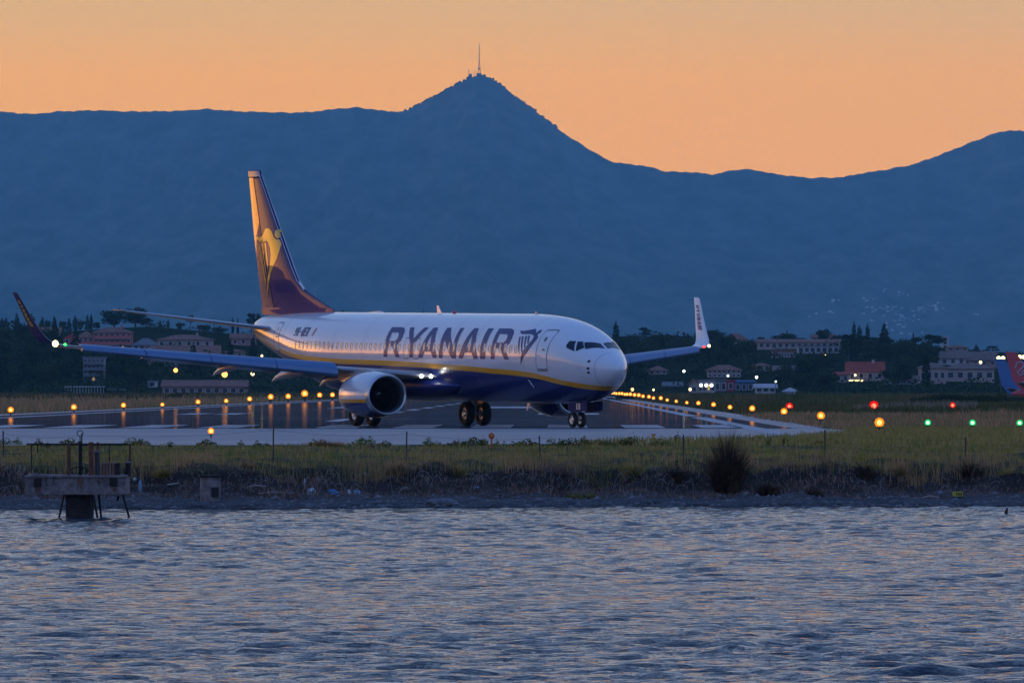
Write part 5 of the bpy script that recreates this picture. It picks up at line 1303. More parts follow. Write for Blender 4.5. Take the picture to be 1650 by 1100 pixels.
for px, py, k, w, lb in ((1000, 545, 'round', 40, 'rounded tree just right of the cockpit'), (1022, 541, 'round', 34, 'dense tree right of the nose, left of the ragged pine'), (1039, 526, 'pine', 26, 'tall ragged pine between nose and wingtip'), (1062, 537, 'round', 34, 'dense tree right of the ragged pine'), (1086, 537, 'round', 34, 'dense round tree left of the right winglet'), (1106, 538, 'round', 28, 'round tree behind the right winglet'),
    (1138, 530, 'round', 34, 'dark tree just right of the winglet'), (1153, 527, 'round', 40, 'tall domed tree right of the winglet'), (1226, 540, 'round', 16, 'small round tree left of the long white hotel'), (1262, 533, 'round', 44, 'domed tree above the long white hotel'), (1268, 530, 'conifer', 8, 'pointed tree top over the long white hotel'), (1290, 541, 'round', 26, 'low tree above the right part of the hotel'),
    (1327, 526, 'round', 26, 'square-topped dark tree above the hotel end'), (1352, 536, 'round', 26, 'tree right of the square-topped tree'), (1376, 517, 'cypress', 7, 'tallest of three cypresses on the right hill'), (1385, 523, 'cypress', 9, 'middle cypress of three on the right hill'), (1398, 520, 'cypress', 8, 'right cypress of three on the right hill'),
    (1375, 540, 'round', 36, 'wide tree under the three cypresses, left'), (1400, 540, 'round', 40, 'wide tree under the three cypresses, right'), (1424, 548, 'round', 36, 'wide tree stepping down right of the cypresses'), (1458, 551, 'round', 28, 'round tree left of the umbrella pine'),
    (1573, 554, 'conifer', 14, 'small pointed tree right of the white block'), (1599, 556, 'pine', 22, 'low bushy tree near the right edge skyline')):
    tree(k, px, py, lb, None, w)
tree('umbrella', 1496, 533, 'lone umbrella pine with flat dark crown on the right skyline', None, 56, Y=2150., v=0)
# slope trees
SLOPE = []
def slope(px0, px1, pt0, pt1, n, label, group, skip=()):
    for i in range(n):
        px = rnd.uniform(px0, px1); pb = rnd.uniform(pt0, pt1)
        if any(a < px < b and c < pb < d for a, b, c, d in skip): continue
        X, Y, Z = hit(px, pb); k = rnd.choice(['round'] * 6 + ['cypress', 'pine', 'conifer']); hm_ = rnd.uniform(5, 9) * (1.2 if k in ('cypress', 'conifer') else 1)
        o = tree(k, px, pb - hm_ / Y * F, label, group, width=rnd.uniform(5, 9) / Y * F if k == 'round' else None, py_base=pb); SLOPE.append((o, k, px, pb))
slope(-30, 410, 552, 634, 105, 'dark tree on the wooded slope behind the left wing', 'trees on the left slope', ((98, 240, 540, 590), (225, 352, 540, 596), (126, 175, 575, 634), (356, 415, 535, 596), (236, 400, 606, 640)))
slope(985, 1480, 566, 632, 110, 'dark tree on the village slope right of the jet', 'trees on the village slope', ((1205, 1360, 546, 590), (1130, 1200, 586, 618), (1205, 1320, 583, 618), (1340, 1482, 585, 636), (1105, 1255, 608, 640), (1040, 1104, 586, 640), (1455, 1535, 540, 580)))
slope(1440, 1500, 575, 630, 12, 'dark tree left of the big cream buildings', 'trees on the village slope')
MARKS = [(126, 552, 'the terracotta apartments'), (180, 552, 'the red apartment block'), (151, 596, 'the white apartment block'), (297, 552, 'the long cream villa'), (294, 572, 'the dull red roof'), (330, 624, 'the low reddish shed'), (392, 550, 'the pink house'), (30, 600, 'the left edge wood'), (203, 584, 'the small reddish lamp'), (362, 608, 'the bright orange lamp'),
         (1040, 540, 'the ragged pine'), (1102, 600, 'the white street lamp'), (1120, 560, 'the right wingtip'), (1167, 598, 'the wide tiled house'), (1290, 558, 'the long white hotel'), (1263, 572, 'the pink terrace block'), (1227, 592, 'the tan house'), (1329, 573, 'the yellow hotel lamp'), (1265, 600, 'the brown-roofed house'), (1304, 592, 'the small pink house'), (1395, 598, 'the red gable roof'), (1385, 545, 'the three cypresses'), (1495, 572, 'the sandy house'), (1060, 597, 'the low tiled house by the nose'), (1475, 610, 'the mauve shed'), (1280, 628, 'the small white tent')]
KN = {'round': 'round dark tree', 'cypress': 'narrow cypress', 'pine': 'ragged pine', 'conifer': 'pointed conifer'}
buck = {}
for o, k, px, pb in SLOPE:
    d, m_ = min((math.hypot(px - a, (pb - 8 - b) * 1.5), (a, b, c)) for a, b, c in MARKS)
    side = ('right of' if px > m_[0] else 'left of') if abs(px - m_[0]) > abs(pb - 8 - m_[1]) * 1.2 else ('below' if pb - 8 > m_[1] else 'above')
    buck.setdefault((k, side, m_[2]), []).append((d, o))
for (k, side, nm), L0 in buck.items():
    L0.sort(key=lambda t: t[0])
    for i, (d, o) in enumerate(L0):
        o['label'] = '%s %s %s%s' % (KN[k], side, nm, ', on the wooded slope' if len(L0) == 1 else (', nearest one' if i == 0 else ', %s nearest one' % ORD[i]))
# the undergrowth that closes the slopes between the trees
BOX = [(100, 240, 527, 567), (225, 352, 536, 580), (130, 170, 572, 616), (358, 412, 534, 580), (1165, 1205, 536, 557), (1215, 1355, 540, 578), (1138, 1196, 585, 608), (1212, 1242, 583, 599), (1246, 1316, 584, 607), (1343, 1482, 580, 622), (1108, 1252, 607, 636), (1465, 1610, 540, 620), (1262, 1286, 622, 636), (1044, 1100, 588, 630), (236, 398, 610, 636)]
vv, ff, off = [], [], 0
for j in range(2300):
    px = rnd.choice((rnd.uniform(-30, 420), rnd.uniform(-30, 640), rnd.uniform(960, 1500), rnd.uniform(960, 1660))); pb = rnd.uniform(531, 636)
    if any(a - 3 < px < b + 3 and c + 2 < pb < d + 2 for a, b, c, d in BOX) and rnd.random() < .97: continue
    X, Y, Z = hit(px, pb); r_ = rnd.uniform(1.2, 3.4)
    v, f = leaf_cloud([(0, 0, r_ * .35, r_, r_, r_ * .75), (r_ * .6, 0, r_ * .2, r_ * .6, r_ * .6, r_ * .6)], 44, .42, j)
    vv.append(v + np.array([X, Y, Z])); ff.append(f + off); off += len(v)
uv_ = mesh_obj('slope_undergrowth', np_mesh('slope_undergrowth', np.concatenate(vv), np.concatenate(ff)), M['leaf_dark']); tag(uv_, kind='stuff')
# bushes nearer, on the flat
def bush_mesh(seed, n=1100):
    r = random.Random(seed); cl = [(r.uniform(-.42, .42), r.uniform(-.3, .3), r.uniform(.1, .55), .2, .2, .22) for i in range(12)]
    v, f = leaf_cloud(cl, n, .045, seed); me = np_mesh('bush', v, f); me.materials.append(M['leaf_dark'] if seed % 2 else M['leaf_olive']); return me
BM = [bush_mesh(s) for s in range(4)]
BN = {}
def bushes(L_, label, group):
    for px, pb, w, h_, Y in L_:
        X = (px - 825) / F * Y; o = bpy.data.objects.new('bush', rnd.choice(BM)); o.location = (X, Y, float(terrain(X, Y)) - .1); s = w / F * Y; o.scale = (s, s * .8, h_ / F * Y * 1.25); o.rotation_euler = (0, 0, rnd.uniform(0, .6)); link(o); BN[label] = BN.get(label, 0) + 1; tag(o, label + (', %s from the left' % ordinal(BN[label]) if group else ''), 'bush', group)
bushes([(px, 0, rnd.uniform(36, 60), rnd.uniform(12, 20), 780 + rnd.uniform(-60, 90)) for px in range(1490, 1660, 14)], 'dark bush in the thicket under the right-hand buildings', 'bushes in the right thicket')
bushes([(px, 0, rnd.uniform(20, 38), rnd.uniform(5, 10), 1150 + rnd.uniform(-80, 90)) for px in range(990, 1500, 22)], 'low bush along the far side of the field', 'low bushes across the field')
bushes([(px, 0, rnd.uniform(30, 50), rnd.uniform(9, 15), 1000 + rnd.uniform(-120, 120)) for px in range(-10, 330, 17)], 'low bush behind the dry grass at left', 'bushes behind the left grass')
bushes([(px, 0, rnd.uniform(30, 50), rnd.uniform(7, 11), 1250 + rnd.uniform(-60, 120)) for px in range(320, 560, 26)], 'low bush beyond the runway lamps behind engine', 'bushes beyond the runway lamps')
bushes([(735 + 825 + 0, 0, 30, 9, 900)], 'round bush standing alone near the right thicket', None)

# ================================================================== buildings
def bmat(n, c, v=.12, s=.25): return mat(n, c, .85, var=v, vscale=s, spec=.2)
M.update(cream=bmat('cream_wall', (.40, .31, .27)), pinkish=bmat('pinkish_wall', (.38, .22, .20)), terracotta=bmat('terracotta_wall', (.50, .13, .12)), whitewall=bmat('white_wall', (.46, .44, .46)), greywall=bmat('grey_wall', (.17, .17, .19)),
         tile=bmat('roof_tile', (.25, .12, .09), .25, .8), redtile=bmat('red_roof_tile', (.34, .07, .05), .2, .8), browntile=bmat('brown_roof_tile', (.20, .14, .12), .25, .8), bluewall=bmat('blue_wall', (.05, .10, .22)), redwall=bmat('red_wall', (.32, .04, .05)), far_glass=mat('far_glass', (.02, .025, .035), .15), sandwall=bmat('sand_wall', (.32, .24, .16)))
M['lit_pane'] = emit('lit_pane', (1, .62, .25), .55)
def unit_cube(nm):
    mb = MB(); mb.box((0, 0, 0), (1, 1, 1)); me = bpy.data.meshes.new(nm); me.from_pydata(mb.v, [], mb.f); return me
CUBE = {}
def piece(nm, mt, par, c, d):
    if (nm, mt) not in CUBE: CUBE[(nm, mt)] = unit_cube(nm); CUBE[(nm, mt)].materials.append(M[mt])
    o = bpy.data.objects.new(nm, CUBE[(nm, mt)]); o.location = c; o.scale = d; return link(o, par)
def building(name, label, x0, x1, yb, ye, yr, wall='cream', roof='tile', kind='hip', rows=1, cols=5, depth=None, rz=0.0, Y=None, cat='house', balcony=False, chimney=False, winw=.9, win_mt='far_glass', group=None):
    xm = (x0 + x1) / 2
    if Y is None: X, Y, Z = hit(xm, yb)
    else: X = (xm - 825) / F * Y; Z = CAMZ + (HOR - yb) / F * Y
    w = (x1 - x0) / F * Y; H = (yb - ye) / F * Y; R_ = (ye - yr) / F * Y; D = depth or max(6, min(w * .7, 12))
    o = empty(name, (X, Y, Z), rz); tag(o, label, cat, group)
    mb = MB(); mb.box((0, D / 2, H / 2 - .75), (w, D, H + 1.5)); wl_ = mb.build('wall', M[wall], o)
    e = .5; mb = MB()
    if kind == 'flat': mb.box((0, D / 2, H + max(R_, .3) / 2), (w + .5, D + .5, max(R_, .3)))
    elif kind == 'hip':
        i = min(D / 2, w / 2) * .95
        b = [(-w / 2 - e, -e, H), (w / 2 + e, -e, H), (w / 2 + e, D + e, H), (-w / 2 - e, D + e, H), (-w / 2 + i, D / 2, H + R_), (w / 2 - i, D / 2, H + R_)]
        b2 = [(p[0], p[1], p[2] - .18) for p in b[:4]]
        mb.add(b + b2, [(0, 1, 5, 4), (1, 2, 5), (2, 3, 4, 5), (3, 0, 4), (6, 7, 1, 0), (7, 8, 2, 1), (8, 9, 3, 2), (9, 6, 0, 3), (9, 8, 7, 6)])
    elif kind == 'gable':     # ridge along the width
        b = [(-w / 2 - e, -e, H), (w / 2 + e, -e, H), (w / 2 + e, D + e, H), (-w / 2 - e, D + e, H), (-w / 2 - e, D / 2, H + R_), (w / 2 + e, D / 2, H + R_)]
        mb.add(b + [(p[0], p[1], p[2] - .2) for p in b[:4]], [(0, 1, 5, 4), (2, 3, 4, 5), (6, 7, 1, 0), (8, 9, 3, 2), (9, 8, 7, 6), (0, 4, 3, 9, 6), (1, 7, 8, 2, 5)])
    else:                     # gable end towards the viewer
        b = [(-w / 2 - e, -e, H), (w / 2 + e, -e, H), (w / 2 + e, D + e, H), (-w / 2 - e, D + e, H), (0, -e, H + R_), (0, D + e, H + R_)]
        mb.add(b, [(0, 4, 5, 3), (1, 2, 5, 4)]); mb.add([(-w / 2, 0, H), (w / 2, 0, H), (0, 0, H + R_ * .96)], [(0, 1, 2)], 1)
    rf = mb.build('roof', [M[roof], M[wall]], o)
    if chimney: piece('chimney', wall, rf, (w * .22, D * .45, H + R_ * .9), (.7, .7, 1.6))
    if rows and cols:
        fh = H / rows
        for r in range(rows):
            for c in range(cols):
                cx_ = (c + .5) / cols * w - w / 2; ww = min(winw, w / cols * .55); hh = min(1.5, fh * .5)
                fr = piece('window', 'greywall' if wall in ('whitewall',) else 'whitewall', o, (cx_, -.02, r * fh + fh * .52), (ww + .3, .10, hh + .3)); piece_p = piece('pane', 'lit_pane' if rnd.random() < .035 else win_mt, fr, (0, -.30, 0), (ww / (ww + .3), .8, hh / (hh + .3)))
            if balcony and r: 
                bl = piece('balcony', 'whitewall' if wall != 'whitewall' else 'greywall', o, (0, -.75, r * fh), (w * .96, 1.4, .18)); piece('parapet', wall if wall != 'whitewall' else 'greywall', o, (0, -1.42, r * fh + .45), (w * .96, .08, .8))
    return o
building('apartment_block', 'terracotta red apartment block with balconies above the left wing', 150, 212, 566, 536, 528, 'terracotta', 'tile', 'hip', 3, 7, cat='apartment block', balcony=True, chimney=True)
building('apartment_block', 'lower terracotta wing of the red apartments with tiled roof', 126, 150, 566, 543, 533, 'terracotta', 'tile', 'hip', 2, 3, cat='apartment block', balcony=True)
building('house', 'terracotta gabled house at the left end of red apartments', 102, 126, 564, 545, 537, 'terracotta', 'tile', 'gable_end', 2, 2)
building('house', 'pale grey-white gabled house between red block and cream house', 214, 254, 566, 556, 545, 'whitewall', 'greywall', 'hip', 1, 4)
building('villa', 'long cream villa with low hipped roof below the tailplane', 253, 341, 562, 547, 539, 'cream', 'tile', 'hip', 1, 6, chimney=True)
building('house', 'long house with dull red roof just above the left wing', 236, 352, 580, 569, 556, 'pinkish', 'tile', 'gable', 1, 7)
building('house', 'small white gable end on the wing line', 232, 249, 578, 565, 555, 'whitewall', 'tile', 'gable_end', 1, 1, Y=1840.)
building('apartment_block', 'white apartment block with stacked balconies under the left wing', 134, 168, 616, 578, 575, 'whitewall', 'greywall', 'flat', 4, 5, cat='apartment block', balcony=True)
building('house', 'pink house under the tailplane root', 372, 412, 556, 545, 537, 'pinkish', 'tile', 'gable', 1, 3)
building('house', 'sand-coloured house left of the tail below pink house', 362, 394, 580, 566, 562, 'sandwall', 'tile', 'hip', 1, 2)
building('house', 'small reddish house half hidden under the left wing', 222, 240, 598, 583, 575, 'pinkish', 'tile', 'gable', 2, 2)
building('house', 'small grey house under the left wing middle', 264, 284, 592, 579, 574, 'greywall', 'tile', 'hip', 1, 2)
building('shed', 'long low reddish shed behind the runway lamps at left', 262, 396, 636, 622, 612, 'pinkish', 'tile', 'gable', 1, 10, Y=1600., cat='shed', winw=1.4)
building('hut', 'small white hut at the left end of reddish shed', 238, 252, 624, 615, 613, 'whitewall', 'greywall', 'flat', 1, 1, cat='hut')
for i, (a, b, c, d_) in enumerate(((60, 96, 530, 538),)): building('house', 'low mauve-roofed house on left skyline behind the wingtip', a, b, 540, 533, 527, 'pinkish', 'tile', 'gable', 1, 4)
# greenhouse-like white canopy at left
X, Y, Z = hit(155, 634); gh = empty('canopy_shed', (X, Y, Z)); tag(gh, 'long low white canopy on thin posts in bushes at left', 'canopy')
w = 100 / F * Y
for i in range(14): piece('post', 'whitewall', gh, (-w / 2 + w * .62 * i / 13, 0, .8), (.12, .12, 1.6))
piece('roof', 'whitewall', gh, (-w * .19, 1.5, 1.68), (w * .64, 3.4, .2)); piece('side_roof', 'greywall', gh, (w * .32, 1.0, 1.0), (w * .3, 3.2, .25))
# right village
building('house', 'red-roofed house on the skyline right of the winglet', 1166, 1204, 556, 547, 537, 'pinkish', 'tile', 'hip', 1, 4)
building('hotel', 'long white hotel with rows of windows on the right skyline', 1222, 1354, 562, 551, 546, 'cream', 'tile', 'gable', 1, 13, cat='hotel', winw=2.0)
building('hotel', 'lower storey block of the white hotel among trees', 1286, 1352, 570, 559, 558, 'whitewall', 'greywall', 'flat', 1, 7, cat='hotel', balcony=False, winw=1.8)
building('hotel', 'separate pink terrace block below the white hotel', 1244, 1282, 577, 568, 565, 'pinkish', 'tile', 'flat', 1, 8, cat='hotel')
building('house', 'flat-roofed house behind the square-topped tree', 1308, 1346, 552, 543, 538, 'pinkish', 'tile', 'gable', 1, 4)
building('house', 'wide tiled house with pale walls below the right winglet', 1140, 1194, 608, 596, 588, 'pinkish', 'tile', 'hip', 2, 7)
building('house', 'tan-walled house left of the village middle', 1214, 1240, 598, 589, 585, 'cream', 'tile', 'hip', 1, 3)
building('house', 'sloping brown-roofed house in the village middle', 1248, 1284, 606, 599, 589, 'pinkish', 'browntile', 'gable', 1, 4)
building('house', 'small pink house in the village middle, right side', 1294, 1314, 598, 591, 586, 'pinkish', 'tile', 'hip', 1, 2)
building('workshop', 'lit white workshop with three lamps on its front', 1125, 1152, 634, 614, 611, 'whitewall', 'greywall', 'flat', 1, 4, Y=1620., cat='workshop')
building('house', 'cream gable house left of the lit workshop', 1111, 1126, 634, 620, 609, 'cream', 'tile', 'gable_end', 1, 1, Y=1610.)
building('hangar', 'plain grey box building right of the lit workshop', 1151, 1171, 634, 612, 611, 'greywall', 'greywall', 'flat', 1, 2, Y=1640., cat='shed')
building('kiosk', 'small dark red cabin beside the grey box building', 1171, 1184, 630, 614, 612, 'redwall', 'redwall', 'flat', 1, 1, Y=1640., cat='kiosk')
building('shed', 'dark blue shed between red cabin and white canopy', 1184, 1214, 632, 615, 612, 'bluewall', 'bluewall', 'gable', 1, 3, Y=1660., cat='shed')
building('shed', 'white arched-roof shed right of the dark blue shed', 1218, 1250, 632, 624, 618, 'whitewall', 'whitewall', 'gable', 1, 3, Y=1600., cat='shed')
building('tent', 'small white tent on the village edge', 1264, 1284, 634, 630, 624, 'whitewall', 'whitewall', 'hip', 0, 0, Y=1600., cat='tent')
building('house', 'small pale gable peeping over bushes in mid village', 1294, 1306, 626, 619, 611, 'cream', 'tile', 'gable_end', 1, 1)
building('house', 'house with bright red gable roof in the right village', 1366, 1424, 614, 599, 583, 'cream', 'redtile', 'gable', 1, 4, cat='house', chimney=True)
building('house', 'pale annexe at the left side of the red-roofed house', 1345, 1368, 616, 603, 599, 'cream', 'redtile', 'gable', 1, 2)
building('shed', 'low mauve shed right of the red-roofed house', 1424, 1480, 620, 612, 605, 'greywall', 'browntile', 'gable', 1, 6, cat='shed')
building('house', 'cream house with wide windows, left of the big villa pair', 1482, 1524, 618, 592, 584, 'cream', 'browntile', 'hip', 1, 4, winw=1.4)
building('villa', 'big cream villa with dark picture windows at far right', 1524, 1602, 616, 594, 585, 'cream', 'browntile', 'hip', 1, 5, winw=2.6)
building('villa', 'upper villa with long brown roof and white wall', 1488, 1556, 588, 577, 566, 'whitewall', 'browntile', 'gable', 1, 5)
building('house', 'brown-roofed house behind the big cream villa', 1552, 1606, 590, 580, 566, 'pinkish', 'browntile', 'gable', 1, 4)
building('house', 'sandy-walled house below the umbrella pine', 1468, 1500, 580, 570, 563, 'sandwall', 'browntile', 'hip', 1, 3)
building('house', 'low house right of the umbrella pine trunk', 1526, 1560, 566, 560, 556, 'cream', 'tile', 'hip', 1, 3)
building('tower_block', 'plain pale square block behind the umbrella pine', 1517, 1529, 562, 543, 542, 'whitewall', 'whitewall', 'flat', 3, 1, Y=2300., cat='tower block')
building('house', 'tiled house between nose and lit workshop, low on slope', 1045, 1075, 604, 597, 590, 'pinkish', 'tile', 'hip', 1, 3)
building('house', 'pale roofed house just right of the nose', 1070, 1098, 628, 621, 615, 'greywall', 'greywall', 'gable', 1, 3, Y=1700.)

# village lamps
def village_lamp(px, py, key, label, r=.5, Y=1700., group=None, pole=True):
    x, y, z = P(px, py, Y); g0 = float(terrain(x, y)); o = empty('street_lamp', (x, y, g0)); tag(o, label, 'lamp', group); h = max(z - g0, .8)
    if pole: mb = MB(); mb.tube([(0, 0, -.2), (0, 0, h)], .08, 5); mb.build('pole', M['post_metal'], o)
    mb = MB(); mb.lathe([(-r, .01), (-r * .7, r * .7), (0, r), (r * .7, r * .7), (r, .01)], 'z', (0, 0, h + r), 10); mb.build('lamp_head', M[key], o); return o
for px, py, k, lb, r in ((203, 583, 'town_orange', 'small reddish lamp under the left wing', .35), (283, 600, 'town_orange', 'orange lamp on the slope below the left wing', .6), (312, 586, 'town_orange', 'orange lamp close under the wing', .6), (362, 608, 'town_orange', 'bright orange lamp below the outer flap fairing', .8), (407, 605, 'town_yellow', 'pale yellow lamp between the flap fairings', .5),
    (422, 575, 'town_yellow', 'pale lamp between wing and tail', .35), (1102, 600, 'town_white', 'white street lamp below the right wingtip', .38), (1219, 610, 'town_white', 'greenish white lamp in the village', .38), (1284, 611, 'town_orange', 'reddish lamp in the village middle', .38), (1329, 573, 'town_yellow', 'yellow lamp on the hotel slope', .42), (1173, 607, 'town_white', 'faint white lamp near the red cabin', .3),
    (1580, 586, 'town_yellow', 'yellow lamp over the big cream villa', .45), (1378, 606, 'town_yellow', 'yellow porch lamp under the red roof', .3), (1250, 616, 'town_white', 'faint white lamp right of village middle', .22), (1112, 631, 'town_yellow', 'low yellow lamp left of the lit workshop', .35), (1053, 630, 'town_yellow', 'low yellow lamp between nose and workshop', .25), (1019, 632, 'amber_bulb', 'amber lamp right beside the nose', .35)):
    village_lamp(px, py, k, lb, r, Y=hit(px, min(py + 12, 634))[1] if py < 615 else 1590.)
for i, px in enumerate((1129.5, 1138, 1146.5)):
    x, y, z = P(px, 620.5, 1612.); mb = MB(); mb.lathe([(-.3, .3), (-.2, .42), (.2, .42), (.3, .3)], 'y', (0, 0, 0), 10, caps=True); o = mb.build('wall_lamp', M['town_white'], None, (x, y, z)); tag(o, 'white lamp on the workshop front, %s from left' % ORD[i], 'lamp', 'lamps on the workshop front')
x, y, z = P(1368, 614, hit(1395, 614)[1] - 4); mb = MB(); mb.box((0, 0, 0), (7.5, .3, .6)); tag(mb.build('strip_lamp', M['town_yellow'], None, (x, y, z)), 'pale strip lamp glowing under the red-roofed house', 'lamp')

# apron floodlights
for i, (pxs, py, lb) in enumerate((((1609, 1616), 577, 'twin-headed yellow floodlight left of the red tail'), ((1636, 1643, 1650), 575, 'three-headed yellow floodlight above the red tail'))):
    Y = 1250.; x, y, z = P(sum(pxs) / len(pxs), py, Y); o = empty('floodlight_mast', (x, y, GZ)); tag(o, lb, 'floodlight')
    mb = MB(); mb.tube([(0, 0, 0), (0, 0, z - GZ)], .10, 6); mb.build('mast', M['post_metal'], o)
    for px in pxs:
        mb = MB(); mb.lathe([(-.25, .15), (-.1, .40), (.1, .40), (.2, .2)], 'y', ((px - 825) / F * Y - x, -.3, z - GZ), 10, caps=True); mb.build('lamp_head', M['town_yellow'], o)

# parked jets at the right edge
def parked_jet(label, px_tip, py_tip, Y, finmat, tilt=1.0, script=False):
    s = Y / F; x0, _, z0 = P(px_tip, py_tip, Y); o = empty('parked_airliner', (x0, Y, GZ)); tag(o, label, 'airliner')
    zt = z0 - GZ; base = zt - 5.6
    mb = MB(); prof = [(0, 0), (1.6, 0), (5.6, -5.0), (7.0, -5.8), (2.4, -6.0), (1.2, -4.6)]
    V = [(x, -.22, zt + z) for x, z in prof] + [(x, .22, zt + z) for x, z in prof]; n = len(prof)
    mb.add(V, [tuple(range(n)), tuple(range(2 * n - 1, n - 1, -1))] + [(i, i + n, (i + 1) % n + n, (i + 1) % n) for i in range(n)]); f_ = mb.build('tail_fin', M[finmat], o)
    mb = MB(); mb.lathe([(0, .2), (1.5, .7), (4, 1.35), (7, 1.75), (10, 1.9), (26, 1.9), (29, 1.5), (31, .3)], 'x', (1.0, 0, base - 1.2), 20); mb.build('fuselage', M[finmat] if script else M['bluewall'], o)
    mb = MB(); mb.loft([[(3.2, 0, base - .3), (6.0, 0, base - .3), (6.0, 0, base - .15), (3.2, 0, base - .12)], [(1.4, -5.6, base + .6), (2.6, -5.6, base + .6), (2.6, -5.6, base + .66), (1.4, -5.6, base + .66)]], smooth=False); mb.build('tailplane', M['whitewall'], o)
    for gx in (3.4, 16.5):
        mb = MB(); mb.tube([(gx + 8, 0, base - 2.4), (gx + 8, 0, .4)], .18, 6); mb.build('landing_gear', M['post_metal'], o)
    if script:
        mbs = []
        for cu in ([(1.6, -2.6), (1.9, -1.7), (2.8, -1.6), (3.0, -2.2), (2.4, -2.9), (1.9, -3.2), (2.3, -3.8), (3.1, -3.5)], [(2.6, -3.4), (3.0, -3.0), (3.4, -3.3), (3.2, -4.1), (3.5, -4.3), (3.9, -3.5), (4.1, -4.2), (4.5, -3.9), (5.0, -4.3)], [(2.5, -5.2), (3.2, -4.7), (4.2, -4.8), (5.2, -5.0), (4.6, -5.6)]):
            mb = MB(); mb.tube([(x, -.26, zt + z) for x, z in cu], .13, 5); mb.build('script_mark', M['whitewall'], f_)
    return o
M['tail_red'] = mat('tail_red', (.55, .03, .05), .4, coat=.5); M['tail_blue'] = mat('tail_blue', (.02, .13, .36), .4, coat=.5)
parked_jet('parked jet with red tail and white script at right edge', 1620, 567, 1060., 'tail_red', script=True)
parked_jet('parked jet with plain blue tail behind the red tail', 1603, 578, 1110., 'tail_blue')

# ================================================================== mountain top: masts and trees, town on the far slope
def lattice(name, px, py_top, py_base, w, label, n=9, group=None):
    x, y, zb = P(px, py_base, YR); _, _, zt = P(px, py_top, YR); o = empty(name, (x, y, zb - 4)); tag(o, label, 'mast', group); H = zt - zb + 4; prev = None
    if w > 3:
        hl = H * .42
        for sx_, sy_ in ((-1, -1), (1, -1), (1, 1), (-1, 1)):
            mb = MB(); mb.tube([(sx_ * w / 2, sy_ * w / 2, 0), (sx_ * w * .12, sy_ * w * .12, hl)], .65, 4); mb.build('leg', M['mast_red'], o)
        for i in range(5):
            a, b = i / 5, (i + 1) / 5; wa, wb = w / 2 * (1 - .76 * a), w / 2 * (1 - .76 * b)
            for sy_ in (-1, 1):
                mb = MB(); mb.tube([(-wa, sy_ * wa, hl * a), (wb, sy_ * wb, hl * b)], .35, 3); mb.tube([(wa, sy_ * wa, hl * a), (-wb, sy_ * wb, hl * b)], .35, 3); mb.build('brace', M['mast_red'], o)
        mb = MB(); mb.tube([(0, 0, hl), (0, 0, H)], [1.3, .8], 5); mb.build('pole', M['mast_red'], o)
        mb = MB(); mb.box((0, 0, hl * .58), (w * .55, w * .55, 4)); mb.build('dish_platform', M['mast_red'], o)
    else:
        mb = MB(); mb.tube([(0, 0, 0), (0, 0, H)], [w / 2, w / 3], 5); mb.build('pole', M['mast_red'], o)
    return o
M['mast_red'] = mat('mast_red', (.16, .05, .04), .7)
lattice('radio_mast', 772.3, 71, 121, 10, 'tallest lattice radio mast on the mountain peak')
for px, pt, w, lb in ((755.5, 112, 2.4, 'short radio mast farthest left on the peak'), (760, 118, 2.2, 'stubby mast second from left on the peak'), (764, 114, 1.4, 'thin mast left of the tallest mast'), (767, 115, 1.2, 'thin mast nearest the tallest mast')):
    lattice('radio_mast', px, pt, 124 if px < 765 else 122, w, lb)
for i, (a, b, h_) in enumerate(((768, 776, 9), (778, 783, 6), (756, 760, 7))):
    x, y, z = P((a + b) / 2, 124, YR); o = empty('mountain_station', (x, y - 10, z)); tag(o, 'mast station building on the mountain peak, %s from the tall mast' % ORD[i], 'building', 'mast station buildings')
    mb = MB(); mb.box((0, 0, h_ / 2 - 6), ((b - a) / F * YR, 8, h_ + 12)); mb.build('wall', M['mountain'], o)
BME = BM
M['far_tree'] = mat('far_tree', (.02, .03, .02), .95)
v, f = leaf_cloud([(0, 0, .45, .42, .42, .4), (.25, 0, .35, .25, .3, .3), (-.25, .1, .4, .28, .3, .3)], 220, .16, 77); RT = np_mesh('ridge_tree', v, f); RT.materials.append(M['far_tree'])
CREST = []
for i in range(115):
    px = rnd.choice((rnd.uniform(652, 757), rnd.uniform(652, 757), rnd.uniform(776, 900))); X = (px - 825) / F * YR; Y = YR - rnd.uniform(0, 12)
    Z = float(mountain_z(np.array([[X]]), np.array([[YR]]))[0, 0]); o = bpy.data.objects.new('ridge_tree', RT); s = rnd.uniform(3.5, 8); o.location = (X, Y, Z - 1.8); o.scale = (s * 1.1, s * 1.1, s); link(o)
    CREST.append((px, o))
CREST.sort(key=lambda t: abs(t[0] - 771)); cn = [0, 0]
for px, o in CREST:
    k = int(px > 771); cn[k] += 1; tag(o, 'small dark crest tree on the %s shoulder of the peak, %s down from the masts' % (('left', 'right')[k], ordinal(cn[k])), 'tree', 'trees along the peak crest')
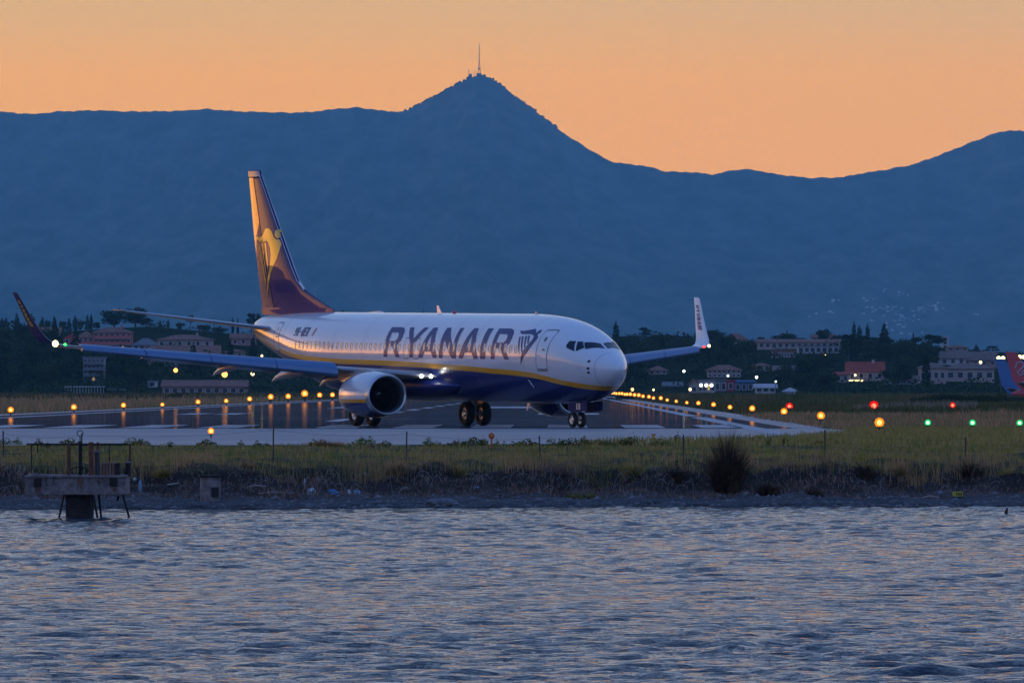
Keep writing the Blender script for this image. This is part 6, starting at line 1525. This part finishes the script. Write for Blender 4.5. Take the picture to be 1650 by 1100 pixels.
hb = MB(); hb.box((0, 0, .5), (1, 1, 1)); hb.add([(-.55, -.55, 1), (.55, -.55, 1), (.55, .55, 1), (-.55, .55, 1), (0, 0, 1.45)], [(0, 1, 4), (1, 2, 4), (2, 3, 4), (3, 0, 4)], 1)
HM_ = bpy.data.meshes.new('far_house'); HM_.from_pydata(hb.v, [], hb.f); M['far_white'] = mat('far_white', (.60, .56, .54), .8); HM_.materials.append(M['far_white']); HM_.materials.append(M['far_white'])
def mountain_hit(px, py):
    for Y in np.arange(12700, 17800, 25.):
        X = (px - 825) / F * Y
        if CAMZ + (HOR - py) / F * Y <= float(mountain_z(np.array([[X]]), np.array([[Y]]))[0, 0]): return X, Y, float(mountain_z(np.array([[X]]), np.array([[Y]]))[0, 0])
    return None
cl = [(1350, 487, 10, 3, 4), (1403, 483, 12, 4, 6), (1420, 499, 22, 4, 16), (1432, 515, 40, 6, 14), (1465, 515, 14, 6, 10), (1485, 502, 14, 3, 9), (1512, 500, 12, 3, 10), (1395, 498, 12, 4, 6), (1330, 508, 20, 5, 5), (1445, 528, 16, 5, 6), (1578, 508, 8, 2, 3), (1420, 468, 6, 2, 2), (1452, 474, 16, 3, 5), (1500, 492, 14, 3, 4), (1460, 540, 20, 5, 5)]
FH = []
for cx_, cy_, sx_, sy_, n_ in cl:
    for i in range(n_):
        h3 = mountain_hit(rnd.gauss(cx_, sx_ * .6), rnd.gauss(cy_, sy_ * .6))
        if h3 is None: continue
        o = bpy.data.objects.new('far_house', HM_); o.location = (h3[0], h3[1], h3[2] - 1); s = rnd.uniform(2, 4.5); o.scale = (s * rnd.uniform(1, 2.0), s * 1.2, s * .8); o.rotation_euler = (0, 0, rnd.uniform(-.4, .4)); link(o)
        FH.append((cy_, h3[0] / h3[1], o))

for lo, hi, nm in ((0, 495, 'upper'), (495, 508, 'middle'), (508, 999, 'lower')):
    for i, (_, _, o) in enumerate(sorted((t for t in FH if lo <= t[0] < hi), key=lambda t: t[1])):
        tag(o, 'tiny pale house in the %s part of the far slope town, %s from the left' % (nm, ordinal(i + 1)), 'house', 'far houses on the mountain slope')
